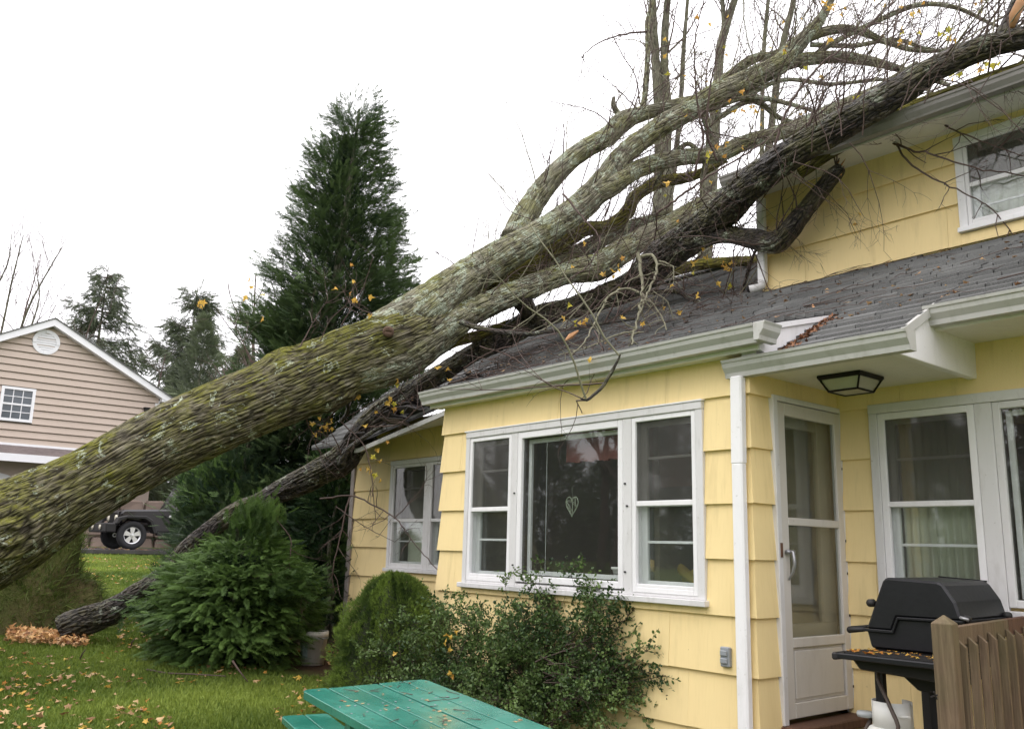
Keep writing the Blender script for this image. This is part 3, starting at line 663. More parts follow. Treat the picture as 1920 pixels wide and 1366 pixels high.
# inner door and hinge pins
m = MB(); f.box(m, 4.99, 5.78, -.10, -.06, -1.0, -.45); f.box(m, 4.99, 5.12, -.10, -.06, -.45, 1.0); f.box(m, 5.62, 5.78, -.10, -.06, -.45, 1.0); f.box(m, 5.12, 5.62, -.10, -.06, .85, 1.0)
m.build('inner_door', m_plain('inner_door_paint', (.30, .27, .21), .6), dr_, bevel=.003)
m = MB(); f.box(m, 5.12, 5.62, -.085, -.08, -.45, .85); m.build('inner_glass', M['glass'], dr_)
m = MB(); f.box(m, 4.9, 5.9, -.9, -.12, -1.1, -1.05); f.box(m, 4.9, 5.9, -.95, -.9, -1.1, 1.2); m.build('room_wall', M['room'], house)
m = MB()
for z in (.6, .1, -.12, -.4, -.72, -.86): f.box(m, 5.772, 5.776, .035, .04, z-.008, z+.008)
m.build('hinge_screw', M['black_matte'], dr_)
m = MB(); f.box(m, 4.93, 5.80, .0, .16, -1.09, -1.03); m.build('threshold', M['redwood'], dr_, bevel=.008)
m = MB(); f.box(m, 4.95, 5.80, .0, .02, -1.7, -1.09); m.build('threshold_riser', M['redwood'], dr_)

# ---- right wing wall
fr_ = Fr((0, YI, 0), (1, 0, 0), (0, -1, 0)); f = fr_
wr = wall('wall', (0, YI, 0), (1, 0, 0), (0, -1, 0), XD-.12, 3.2, -1.7, 1.42, [(-2.99, -2.31, -.28, .95), (-2.24, -.6, -.28, .95)])
siding(wr, (0, YI, 0), (1, 0, 0), (0, -1, 0), XD, 1.4, 1.37, COURSES+[1.71], [(-3.05, -.5, -.345, 1.03)], (0, 0), -1.44)
wn2 = empty('window', (0, 0, 0), None, None); wn2.parent = house
m = MB(); f.box(m, -3.05, -.5, 0, .045, .965, 1.03); f.box(m, -3.05, -2.99, 0, .04, -.30, .965); f.box(m, -2.345, -2.24, 0, .036, -.30, .965); f.box(m, -.56, -.5, 0, .04, -.3, .965); m.build('casing', M['trim_old'], wn2, bevel=.004)
m = MB(); f.box(m, -3.07, -.48, 0, .07, -.345, -.30); m.build('sill', M['trim_old'], wn2, bevel=.004)
double_hung(f, wn2, -2.988, -2.347, -.298, .963, .345, M['trim'], (.65, .08), .045)
m = MB(); f.ring(m, -2.238, -.56, -.28, .963, .045, .002, .034); m.build('storm_frame', M['trim_old'], wn2, bevel=.004)
m = MB(); f.box(m, -2.193, -.605, .004, .008, -.235, .918); m.build('pane', M['glass'], wn2)
m = MB(); f.ring(m, -2.19, -.61, -.23, .915, .035, -.07, -.045); m.build('sash', M['trim'], wn2, bevel=.002)
room('room_wall', fr_, -3.15, -.3, -1.2, 1.2, 2.6)
def curtain(name, f, a, b, z0, z1, o_, lab, amp=.018, wave=.055):
    n = int((b-a)/.006); us = np.linspace(a, b, n); ph = np.cumsum(rng.uniform(.5, 1.5, n)); oo = o_+amp*np.sin(ph*.006/wave*2*math.pi)
    m = MB(); vs = [tuple(f.p(u, oo[i], z0)) for i, u in enumerate(us)]+[tuple(f.p(u, oo[i]*.5+o_*.5, z1)) for i, u in enumerate(us)]
    m.add(vs, [(i, i+1, n+i+1, n+i) for i in range(n-1)]); o = m.build(name, M['curtain'], None, True)
    s = o.modifiers.new('thick', 'SOLIDIFY'); s.thickness = .002
    return tag(o, lab, 'curtain')
curtain('window_curtain', f, -2.93, -2.40, -.28, .92, -.15, 'pale pleated curtain inside the window behind the black grill')
curtain('window_curtain', f, -1.9, -1.2, -.28, .92, -.25, 'pale curtain inside the window at the right edge')

# ---- upper storey
fu = Fr((0, YU, 0), (1, 0, 0), (0, -1, 0)); f = fu
UL = -4.64
wu = wall('wall', (0, YU, 0), (1, 0, 0), (0, -1, 0), UL, 3.4, 1.0, 3.46, [(-2.75, -.9, 2.6, 3.3)])
siding(wu, (0, YU, 0), (1, 0, 0), (0, -1, 0), UL, 2.0, 3.425, [2.10, 2.45, 2.80, 3.15, 3.50], [(-2.82, -.84, 2.54, 3.36)], (1, 0), 2.1)
m = MB(); m.box(UL+.0, UL+.12, YU+.12, YU+4, 1.0, 3.46); m.build('wall', M['siding'], house)
wn3 = empty('window', (0, 0, 0), None, None); wn3.parent = house
m = MB(); f.box(m, -2.82, -.84, 0, .045, 3.30, 3.36); f.box(m, -2.82, -2.755, 0, .04, 2.585, 3.30); f.box(m, -.90, -.84, 0, .04, 2.585, 3.30); m.build('casing', M['trim'], wn3, bevel=.004)
m = MB(); f.box(m, -2.83, -.83, 0, .065, 2.545, 2.585); m.build('sill', M['trim'], wn3, bevel=.004)
double_hung(f, wn3, -2.753, -1.93, 2.587, 3.298, 2.93, M['trim'], (3.11, 2.76), .03)
m = MB(); f.box(m, -1.93, -1.85, 0, .036, 2.585, 3.30); m.build('mullion', M['trim'], wn3, bevel=.003)
double_hung(f, wn3, -1.85, -.902, 2.587, 3.298, 2.93, M['trim'], (3.11, 2.76), .03)
room('room_wall', fu, -3.4, -.4, 2.2, 3.4, 1.5)
curtain('window_curtain', f, -2.70, -2.0, 2.6, 3.26, -.14, 'sheer pale curtain inside the upper storey window')

# ---- roofs
SL = .54
def zmain(y): return 1.22+SL*(y-4.72)
def zbay(y): return 1.405+.27*(y-4.55)
YM = 5.556                                                       # where the flatter bay roof meets the main slope
ROOF = [  # x0, x1, y0, y1, zfun, sag
    (-10.3, -6.80, 5.22, 9.5, zmain), (-6.80, -3.14, 4.56, YM, zbay), (-6.80, -3.14, YM, 9.5, zmain),
    (-3.14, -2.30, 4.705, 7.0, zmain), (-2.30, 1.2, 5.215, 7.0, zmain)]
def sag(x, y):
    """left eave pushed down by the trunk"""
    return -.30*max(0, min(1, (-7.1-x)/2.0))*max(0, min(1, (6.4-y)/1.1))
def rz(x, y, zf): return zf(y)+sag(x, y)
deck = []
for x0, x1, y0, y1, zf in ROOF:
    y1_ = y1
    if y1 > 9: segs = [(x0, min(x1, UL), y0, y1)]+([(max(x0, UL), x1, y0, 7.0)] if x1 > UL else [])
    else: segs = [(x0, x1, y0, y1)]
    for (a, b, c, d) in segs: deck.append((a, b, c, d, zf))
roofs = empty('roof', (0, 0, 0), None, None); roofs.parent = house
m = MB()
for a, b, c, d, zf in deck:
    nx_ = max(1, int((b-a)/.5)); ny_ = max(1, int((d-c)/.5))
    for i in range(nx_):
        for j in range(ny_):
            xa, xb = a+(b-a)*i/nx_, a+(b-a)*(i+1)/nx_; ya, yb = c+(d-c)*j/ny_, c+(d-c)*(j+1)/ny_
            q = [(xa, ya), (xb, ya), (xb, yb), (xa, yb)]
            m.hexa([(x, y, rz(x, y, zf)-.03) for x, y in q]+[(x, y, rz(x, y, zf)-.006) for x, y in q])
m.build('roof_deck', M['black_matte'], roofs)
m = MB(); m.hexa([(-10.3, 9.5, 3.74), (UL, 9.5, 3.74), (UL, 14, 1.5), (-10.3, 14, 1.5), (-10.3, 9.5, 3.79), (UL, 9.5, 3.79), (UL, 14, 1.55), (-10.3, 14, 1.55)]); m.build('roof_deck', M['shingle'], roofs)
m = MB(); m.bar((-10.3, 9.5, 3.815), (UL, 9.5, 3.815), .22, .03); m.build('ridge_cap', M['shingle'], roofs)
# shingle tabs, one by one
sh = []
EXP, TW = .125, .30
for a, b, c, d, zf in deck:
    k = math.hypot(1, zf(1)-zf(0)); s = (zf(1)-zf(0)); rows = int((d-c)*k/EXP)
    for r in range(rows):
        y0 = c+r*EXP/k; off = (r % 2)*TW/2+((r*7) % 5)*.02; x = a-off
        while x < b:
            xa, xb = max(a, x), min(b, x+TW-.006)
            if xb-xa > .03: sh.append((xa, xb, y0, s, k, rz((xa+xb)/2, y0, zf), zf))
            x += TW
sh.sort(key=lambda q: math.hypot((q[0]+q[1])/2, q[2]))
def tab(q, m=None):
    xa, xb, y0, s, k, z, zf = q; L = (EXP+.02)/k; t0 = .021+random.uniform(0, .008); t1 = .002
    ra = random.random(); dl = random.uniform(-.006, .006)/k
    zz = lambda x, y: rz(x, y, zf)
    j = random.uniform(0, .004)
    vs = [(xa, y0+dl, zz(xa, y0)-.004), (xb, y0+dl, zz(xb, y0)-.004), (xb, y0+L, zz(xb, y0+L)-.004), (xa, y0+L, zz(xa, y0+L)-.004),
          (xa, y0+dl, zz(xa, y0)+t0), (xb, y0+dl, zz(xb, y0)+t0+j), (xb, y0+L, zz(xb, y0+L)+t1), (xa, y0+L, zz(xa, y0+L)+t1)]
    mm = m or MB(); mm.hexa(vs); return mm
vis = [q for q in sh if q[2] < 7.4]
near = [q for q in sh if -4.9 < q[0] < -.8 or (q[2] < 5.5 and q[0] > -8)][:290]; ns = set(map(id, near))
for q in near: tab(q).build('shingle', M['shingle'], roofs)
m = MB()
for q in sh:
    if id(q) not in ns: tab(q, m)
o = m.build('shingle_field', M['shingle'], roofs); o['kind'] = 'stuff'
# upper roof
m = MB(); m.hexa([(-4.71, 6.52, 3.46), (3.4, 6.52, 3.46), (3.4, 11, 4.9), (-4.71, 11, 4.9), (-4.71, 6.52, 3.50), (3.4, 6.52, 3.50), (3.4, 11, 4.95), (-4.71, 11, 4.95)]); m.build('upper_roof', M['shingle'], house)

# gutters: K profile swept along x
def gutter(x0, x1, yf, zt, h=.115, w_=.12, endl=True, endr=True, name='gutter', mat=None):
    pr = [(0, 0), (.004, -.018), (.012, -.022), (.018, -.05), (.045, -.085), (.05, -h), (w_, -h), (w_, 0), (w_-.006, 0), (w_-.006, -h+.006), (.054, -h+.006), (.050, -.088), (.024, -.05), (.014, -.03), (.012, -.008), (.012, 0)]
    m = MB(); n = len(pr); nx_ = max(2, int((x1-x0)/.4)); vs = []
    for i in range(nx_+1):
        x = x0+(x1-x0)*i/nx_; dz = random.uniform(-.003, .003); dy = random.uniform(-.002, .002)
        vs += [(x, yf+a+dy, zt+b+dz) for a, b in pr]
    fs = []
    for i in range(nx_):
        for j in range(n): fs.append((i*n+j, i*n+(j+1) % n, (i+1)*n+(j+1) % n, (i+1)*n+j))
    m.add(vs, fs)
    for e, on in ((x0, endl), (x1, endr)):
        if on: m.prism([(a, b) for a, b in pr[:8]], lambda p, t: (t, yf+p[0], zt+p[1]), e-.002, e+.002)
    return m.build(name, mat or M['gutter'], house)
gutter(-6.79, -3.10, 4.49, 1.40); gutter(-3.435, -2.205, 4.62, 1.232); gutter(-2.33, 1.2, 5.12, 1.475); gutter(-4.73, 3.4, 6.40, 3.475, .10, mat=m_white_trim('shaded_grimy_upper_gutter', (.25, .235, .225), (.10, .09, .07), .8))  # upper gutter gets a darker paint: eave shade and grime put into the colour
m = MB(); pr = [(0, 0), (.012, -.02), (.018, -.05), (.045, -.085), (.05, -.115), (.09, -.115), (.09, 0)]
m.prism(pr, lambda p, t: (-3.10+.10-p[0], t, 1.40+p[1]), 4.49, 4.68); m.build('gutter_return', M['gutter'], house, bevel=.003)
for x0, x1, y, z0, z1, mt in ((-6.76, -3.14, 4.61, 1.255, 1.39, 'soffit'), (-3.41, -2.37, 4.742, 1.125, 1.22, 'soffit'), (-2.345, 1.2, 5.24, 1.345, 1.465, 'soffit'), (-4.71, 3.4, 6.52, 3.36, 3.47, 'gutter')):
    m = MB(); m.box(x0, x1, y, y+.022, z0, z1); m.build('fascia', M[mt], house, bevel=.003)
for x0, x1, y0, y1, z in ((-6.76, -3.14, 4.632, YB, 1.262), (-2.36, 1.2, 5.262, YI, 1.358), (-4.71, 3.4, 6.542, YU, 3.425)):
    m = MB(); m.box(x0, x1, y0, y1, z, z+.012); m.build('soffit', M['soffit'], house)
m = MB(); m.box(XD, XW+.02, 4.764, YI, 1.145, 1.157); m.build('porch_ceiling', M['soffit'], house)
m = MB(); m.box(XD, XD+.02, 4.78, YI, 1.122, 1.144); m.box(XD+.02, XW, YI-.02, YI, 1.122, 1.144); m.build('ceiling_trim', M['soffit'], house)
# porch end: white tapering board under the roof edge
m = MB(); m.prism([(4.70, 1.125), (YI, 1.125), (YI, zmain(YI)-.05), (4.75, zmain(4.75)-.05), (4.70, 1.19)], lambda p, t: (t, p[0], p[1]), XW, XW+.055); m.build('porch_end_panel', M['trim'], house, bevel=.004)
m = MB(); m.bar((-2.305, 4.66, zmain(4.66)-.012), (-2.305, 5.26, zmain(5.26)-.012), .025, .05); m.build('rake_trim', M['gutter'], house)
# white side of the raised bay roof
m = MB(); m.prism([(4.62, 1.26), (4.62, zbay(4.62)-.015), (YM, zbay(YM)-.015), (4.73, zmain(4.73)+.006)], lambda p, t: (t, p[0], p[1]), -3.155, -3.135); m.build('bay_roof_side', M['trim'], house)
m = MB(); m.bar((-3.13, 4.62, zbay(4.62)-.03), (-3.13, 5.45, zbay(5.45)-.03), .02, .035); m.build('rake_trim', M['trim'], house)
m = MB(); m.box(-3.30, -3.19, 4.66, 4.70, 1.18, 1.30); m.build('fascia', M['trim'], house)
# torn soffit and sagging fascia of the left eave
def eave_z(x): return 1.37+sag(x, 5.24)*1.05
xs = np.linspace(-9.3, -6.7, 14)
m = MB()
for i in range(13):
    a, b = xs[i], xs[i+1]; m.hexa([(a, 5.22, eave_z(a)), (b, 5.22, eave_z(b)), (b, 5.245, eave_z(b)), (a, 5.245, eave_z(a)), (a, 5.22, eave_z(a)+.05), (b, 5.22, eave_z(b)+.05), (b, 5.245, eave_z(b)+.05), (a, 5.245, eave_z(a)+.05)])
m.build('bent_fascia', M['gutter'], house)
for j in range(4):
    m = MB(); y0, y1 = 5.247+j*.138, 5.247+(j+1)*.138-.008
    for i in range(13):
        a, b = xs[i], xs[i+1]; g = lambda x, y: eave_z(x)*(1-(y-5.24)/.56)+1.36*((y-5.24)/.56)+.005
        m.hexa([(a, y0, g(a, y0)), (b, y0, g(b, y0)), (b, y1, g(b, y1)), (a, y1, g(a, y1)), (a, y0, g(a, y0)+.012), (b, y0, g(b, y0)+.012), (b, y1, g(b, y1)+.012), (a, y1, g(a, y1)+.012)])
    m.build('soffit_board', M['soffit'], house)
# downspouts
def spout(pts, w_=.088, d=.062, mat='trim', name='downspout', bev=.01):
    m = MB()
    for a, b in zip(pts[:-1], pts[1:]): m.bar(a, b, w_, d, (0, 1, 0) if abs(b[2]-a[2]) > .1 else (0, 0, 1))
    return m.build(name, M[mat], house, bevel=bev)
spout([(-3.345, 4.675, 1.12), (-3.352, 4.672, .55)]); spout([(-3.352, 4.671, .56), (-3.358, 4.668, -1.5)], .082, .058)
spout([(UL+.01, 6.93, 3.38), (UL+.0, 6.93, 2.52)], .085, .06); 
m = MB(); m.tube([(UL, 6.93, 2.55), (UL-.005, 6.92, 2.49), (UL-.04, 6.87, 2.468), (UL-.085, 6.83, 2.458)], .038, 10); m.build('downspout_elbow', M['trim_old'], house, True)
m = MB(); m.lathe([(0, 0), (.032, 0), (.032, .004), (0, .004)], (UL-.092, 6.825, 2.458), 12, 'x'); m.build('downspout_mouth', M['black_matte'], house)
m = MB(); m.tube([(UL+.01, 6.93, 3.36), (UL+.02, 6.8, 3.40), (UL+.03, 6.55, 3.40)], .04, 8); m.build('downspout_elbow', M['trim_old'], house, True)
# electrical outlet cover
m = MB(); fb.box(m, -3.545, -3.475, .022, .055, -.695, -.575); ob_ = m.build('outlet_cover', M['grey_plastic'], house, bevel=.006)
for z in (-.612, -.658):
    m = MB(); fb.box(m, -3.537, -3.487, .055, .068, z-.016, z+.016); m.build('outlet_flap', M['grey_plastic'], ob_, bevel=.004)
# foundation
m = MB(); m.box(BL, BR, YB+.01, YB+.2, -2, -1.44); m.box(WL, BL, YI+.01, YI+.2, -2, -1.44); m.box(BR, 3, YI+.01, YI+.2, -2, -1.44); m.build('foundation', m_plain('foundation_concrete', (.22, .20, .18), .9), house)

# ceiling lantern
lc = np.array([-2.89, 5.26, 1.145]); lp = empty('porch_lantern', tuple(lc), 'black framed four-sided lantern on the white porch ceiling', 'lamp', rz=0)
A_, B_ = .14, .10; zt, zb_ = lc[2]-.022, lc[2]-.105
m = MB(); m.box(lc[0]-A_-.012, lc[0]+A_+.012, lc[1]-A_-.012, lc[1]+A_+.012, zt, lc[2]-.001); m.build('canopy', M['brass'], lp, bevel=.004)
m = MB()
tp = [(lc[0]+sx*A_, lc[1]+sy*A_, zt) for sx, sy in ((-1, -1), (1, -1), (1, 1), (-1, 1))]; bt = [(lc[0]+sx*B_, lc[1]+sy*B_, zb_) for sx, sy in ((-1, -1), (1, -1), (1, 1), (-1, 1))]
for i in range(4): m.tube([tp[i], bt[i]], .007, 6); m.tube([bt[i], bt[(i+1) % 4]], .007, 6); m.tube([tp[i], tp[(i+1) % 4]], .010, 6)
m.build('lantern_frame', M['brass'], lp)
m = MB(); q = .94; m.hexa([(lc[0]+(x-lc[0])*q, lc[1]+(y-lc[1])*q, z) for x, y, z in bt]+[(lc[0]+(x-lc[0])*q, lc[1]+(y-lc[1])*q, z) for x, y, z in tp]); m.build('lantern_glass', M['frost'], lp)

# ================================================================== FALLEN TREES
oak_at = P(-330, 1160, 8.2)
oak = empty('fallen_tree', (float(oak_at[0]), float(oak_at[1]), -1.3), 'huge uprooted tree with mossy ridged grey-brown bark leaning over the roof', 'tree')
kn1 = P(20, 1000, 7.95); kn2 = P(728, 622, 9.15); kn3 = P(648, 775, 9.3); kn4 = P(520, 668, 9.2)
trunk_path = [(-420, 1190, 8.0, 250), (-250, 1110, 8.1, 215), (-110, 1050, 8.25, 205), (0, 998, 8.4, 190), (158, 911, 8.6, 140), (306, 829, 8.9, 134), (420, 778, 9.1, 134), (480, 752, 9.2, 134), (560, 718, 9.35, 136), (650, 676, 9.5, 128), (730, 644, 9.65, 126), (785, 620, 9.8, 118), (830, 590, 9.95, 92), (870, 558, 10.1, 62), (905, 530, 10.25, 34)]
limb('trunk', PX(trunk_path, .96), M['oak'], oak, .014, 320, .020, 34, .13, .04,
     knots=((kn1, .27, .11), (kn2, .08, .04), (kn3, .25, .08), (kn4, .16, .07)))
m = MB(); kd = unit(-P(728, 622, 1)); a = P(728, 622, 9.62)+kd*.40; m.tube([a-kd*.10, a, a+kd*.018, a+kd*.012], [.062, .060, .048, .03], 14); m.build('knot', m_plain('knot_scar', (.10, .06, .04), .9, .5, 20, bump=.8), oak, True)
OB = []   # seeds for twigs: (points, mat)
def L_(name, pts, mat='oak_up', par=None, seg=64, amp=.014, step=.025, **k):
    w_ = PX(pts); OB.append(np.array(w_)); return limb(name, w_, M[mat], par or oak, step, seg, amp, k.pop('sc', 30), k.pop('stretch', .12), k.pop('lump', .035), **k)
L_('limb', [(720, 640, 9.7, 108), (790, 590, 9.8, 96), (850, 540, 9.95, 76), (890, 512, 10.1, 68), (946, 478, 10.2, 63), (1010, 440, 10.35, 57), (1065, 405, 10.5, 53), (1105, 372, 10.6, 52), (1135, 338, 10.7, 46), (1170, 290, 10.8, 38), (1235, 240, 10.9, 38), (1300, 203, 11.0, 40), (1340, 180, 11.0, 42), (1400, 152, 11.0, 40), (1465, 118, 11, 36), (1495, 85, 11, 30), (1530, 48, 11, 22), (1552, 12, 11, 15), (1575, -40, 11, 10)], seg=110, amp=.018, sc=26)
L_('limb', [(1110, 366, 10.6, 44), (1145, 348, 10.65, 42), (1190, 320, 10.8, 34), (1235, 304, 10.9, 32), (1290, 294, 11.0, 30), (1345, 290, 11.0, 29), (1397, 268, 11, 28), (1494, 238, 11, 28), (1560, 206, 11, 24), (1640, 170, 11, 18), (1720, 120, 11, 12)])
L_('limb', [(965, 450, 10.35, 56), (985, 405, 10.55, 48), (1012, 362, 10.7, 44), (1050, 318, 10.85, 39), (1092, 283, 11, 36), (1140, 255, 11.1, 36), (1168, 228, 11.2, 38), (1205, 213, 11.3, 28), (1255, 200, 11.4, 25), (1310, 185, 11.5, 22), (1365, 145, 11.5, 20), (1410, 112, 11.5, 18), (1460, 98, 11.5, 13), (1520, 52, 11.5, 9)])
L_('limb', [(1172, 232, 11.2, 20), (1158, 212, 11.2, 13), (1150, 196, 11.2, 10), (1151, 182, 11.2, 6)], seg=24)
L_('branch', [(1202, 212, 11.3, 16), (1208, 190, 11.3, 11), (1212, 141, 11.4, 10), (1215, 84, 11.5, 10), (1214, 40, 11.6, 9), (1226, 0, 11.7, 8), (1240, -60, 11.8, 6)], seg=24)
L_('limb', [(640, 700, 9.45, 84), (700, 684, 9.55, 92), (760, 660, 9.65, 90), (805, 632, 9.75, 80), (850, 602, 9.85, 66), (885, 583, 9.95, 54), (935, 562, 10.05, 47), (985, 542, 10.2, 45), (1064, 512, 10.4, 43), (1120, 500, 10.5, 52), (1165, 472, 10.6, 46), (1200, 452, 10.7, 44), (1250, 425, 10.85, 42), (1305, 396, 11, 40), (1370, 362, 11.2, 34), (1450, 320, 11.5, 28), (1540, 280, 11.6, 20)], seg=100, amp=.018, sc=26)
L_('limb', [(850, 585, 10.2, 52), (906, 549, 10.4, 46), (960, 517, 10.6, 44), (1012, 486, 10.8, 40), (1040, 466, 10.9, 34), (1090, 432, 11.1, 30), (1140, 425, 11.3, 26), (1175, 398, 11.4, 26), (1192, 368, 11.5, 24), (1235, 342, 11.7, 24), (1300, 330, 11.8, 18), (1360, 300, 11.9, 12)], 'mossy')
L_('limb', [(985, 520, 10.8, 36), (1030, 498, 10.9, 34), (1075, 478, 11.1, 32), (1120, 455, 11.3, 28), (1180, 425, 11.5, 22), (1260, 400, 11.8, 16)], 'oak_up')
L_('limb', [(970, 553, 10.15, 40), (985, 572, 10.25, 36), (998, 592, 10.4, 30), (1010, 606, 10.5, 24)], 'cherry', seg=40)
L_('limb', [(815, 660, 10.1, 26), (848, 642, 10.2, 22), (883, 633, 10.3, 20), (920, 620, 10.4, 18), (975, 598, 10.6, 14), (1030, 575, 10.8, 10)], 'mossy', seg=40)
L_('limb', [(1460, 122, 11, 26), (1520, 110, 11, 24), (1580, 107, 11, 22), (1640, 117, 11, 18), (1700, 134, 11.1, 13), (1780, 160, 11.2, 8)], seg=36)
L_('limb', [(1512, 72, 11, 18), (1560, 56, 11, 17), (1610, 58, 11, 15), (1660, 78, 11, 12), (1720, 95, 11, 9), (1800, 90, 11, 7), (1910, 55, 11, 5)], seg=30)
L_('branch', [(1500, 125, 11, 14), (1560, 82, 11, 11), (1640, 42, 11, 10), (1720, 10, 11, 10), (1790, 14, 11, 8), (1860, 45, 11, 6), (1930, 70, 11, 4)], seg=24)
L_('branch', [(1330, 205, 11, 13), (1395, 182, 11, 12), (1460, 190, 11, 9), (1540, 212, 11, 6)], 'oak_up', seg=20)
L_('branch', [(1345, 222, 11, 12), (1410, 190, 11.1, 10), (1470, 225, 11.2, 9), (1540, 232, 11.2, 6)], seg=20)
L_('branch', [(1520, 84, 11, 10), (1600, 86, 11, 9), (1680, 75, 11, 8), (1760, 95, 11, 7), (1860, 66, 11, 5), (1930, 40, 11, 4)], seg=20)
L_('branch', [(1320, 300, 11, 11), (1290, 270, 11, 9), (1255, 300, 11.2, 8), (1225, 350, 11.3, 5)], seg=20)
L_('branch', [(1320, 215, 11, 14), (1330, 260, 11, 12), (1318, 330, 11, 10), (1310, 400, 11, 10), (1250, 430, 11, 8)], seg=20)
L_('branch', [(1400, 180, 11, 9), (1470, 150, 11, 8), (1560, 158, 11, 7), (1660, 150, 11, 6), (1740, 170, 11, 4)], seg=18)

ch_at = P(150, 1172, 10.2)
cherry = empty('fallen_tree', (float(ch_at[0]), float(ch_at[1]), -1.25), 'thin wet black-barked tree lying across the roof below the mossy one', 'tree')
n0 = len(OB)
ctr = [(118, 1180, 10.1, 70), (150, 1165, 10.15, 66), (208, 1146, 10.3, 60), (267, 1107, 10.4, 52), (310, 1078, 10.5, 50), (360, 1022, 10.6, 44), (435, 964, 10.7, 42), (490, 940, 10.75, 46), (545, 912, 10.75, 54), (600, 885, 10.7, 62), (645, 858, 10.6, 66), (695, 795, 10.5, 56), (735, 760, 10.45, 50), (780, 729, 10.4, 46), (821, 704, 10.4, 44), (883, 664, 10.4, 44), (944, 632, 10.45, 52), (1006, 596, 10.5, 52), (1067, 578, 10.55, 48), (1117, 562, 10.6, 52), (1183, 536, 10.5, 60), (1223, 499, 10.0, 70), (1275, 459, 9.4, 76), (1345, 405, 8.7, 78), (1413, 340, 8.0, 76), (1494, 283, 7.4, 70), (1590, 228, 7.1, 66), (1687, 171, 6.9, 64), (1752, 129, 6.8, 56), (1849, 88, 6.65, 56), (1925, 72, 6.5, 54), (2040, 40, 6.4, 46)]
w_ = PX(ctr, .82); OB.append(np.array(w_)); limb('trunk', w_, M['cherry'], cherry, .020, 130, .026, 26, .14, .08, knots=((P(1235, 462, 9.85), .10, .06), (P(1905, 60, 6.4), .10, .06), (P(140, 1160, 9.8), .2, .06)))
L_('limb', [(1290, 455, 9.2, 44), (1345, 438, 8.75, 36), (1400, 446, 8.4, 36), (1448, 456, 8.1, 42), (1472, 442, 8.0, 40), (1494, 414, 7.9, 36), (1515, 388, 7.8, 33), (1545, 350, 7.65, 30), (1568, 324, 7.55, 28), (1574, 318, 7.55, 22)], 'cherry', cherry, 64, .035, .015, lump=.13)
m = MB(); a = P(1574, 316, 7.55); 
for k in range(7): b = a+rng.normal(size=3)*.02; m.tube([b-[0, 0, .03], b+unit(P(1590, 300, 7.55)-a)*rng.uniform(.03, .09)], [.012, .002], 5)
m.build('broken_end', M['wood_raw'], cherry)
L_('limb', [(1880, 78, 6.6, 38), (1890, 50, 6.6, 30), (1900, 25, 6.6, 27), (1912, -10, 6.6, 22)], 'cherry', cherry, 30)
m = MB(); m.tube([P(1897, 52, 6.45), P(1902, 30, 6.45), P(1914, 4, 6.45), P(1918, -15, 6.5)], [.018, .04, .035, .01], 8); m.build('split_wood', M['wood_raw'], cherry, True)
L_('branch', [(1185, 548, 10.2, 12), (1213, 548, 10.1, 10), (1267, 547, 9.9, 9), (1299, 562, 9.5, 8), (1328, 571, 9.2, 8), (1358, 568, 9.0, 8), (1388, 554, 8.8, 7), (1417, 545, 8.6, 5)], 'cherry', cherry, 14, .004)
L_('branch', [(1390, 553, 8.9, 7), (1402, 510, 8.9, 7), (1412, 480, 8.9, 6), (1425, 455, 8.9, 5)], 'cherry', cherry, 12, .003)
L_('branch', [(864, 603, 9.5, 12), (903, 616, 9.4, 10), (985, 626, 9.3, 9), (1026, 621, 9.3, 8), (1100, 611, 9.3, 6), (1190, 598, 9.3, 4)], 'cherry', cherry, 14, .003)
L_('branch', [(1148, 695, 6.2, 6), (1160, 672, 6.2, 4), (1163, 664, 6.2, 3)], 'cherry', cherry, 12, .002)
L_('branch', [(1160, 672, 6.2, 4), (1148, 695, 6.2, 7), (1130, 724, 6.15, 7), (1112, 741, 6.1, 6), (1100, 750, 6.1, 5), (1088, 746, 6.1, 3)], 'cherry', cherry, 12, .004)
L_('branch', [(640, 790, 9.8, 8), (652, 770, 9.8, 8), (648, 740, 9.8, 7)], 'cherry', cherry, 10, .002)
L_('branch', [(640, 870, 9.9, 14), (650, 845, 9.9, 12), (690, 815, 10, 9), (730, 790, 10, 6)], 'cherry', cherry, 14, .003)
n_oak = n0
# mossy limb lying along the upper eave
L_('limb', [(1500, 325, 7.7, 22), (1560, 285, 7.55, 24), (1640, 236, 7.35, 27), (1700, 208, 7.15, 26), (1760, 183, 6.95, 25), (1850, 148, 6.7, 23), (1940, 118, 6.45, 22)], 'mossy', cherry, 40, .012)
L_('limb', [(1230, 515, 10.8, 26), (1290, 500, 10.9, 22), (1350, 492, 11, 20), (1420, 488, 11, 18), (1470, 482, 11, 14)], 'mossy', oak, 30, .01)

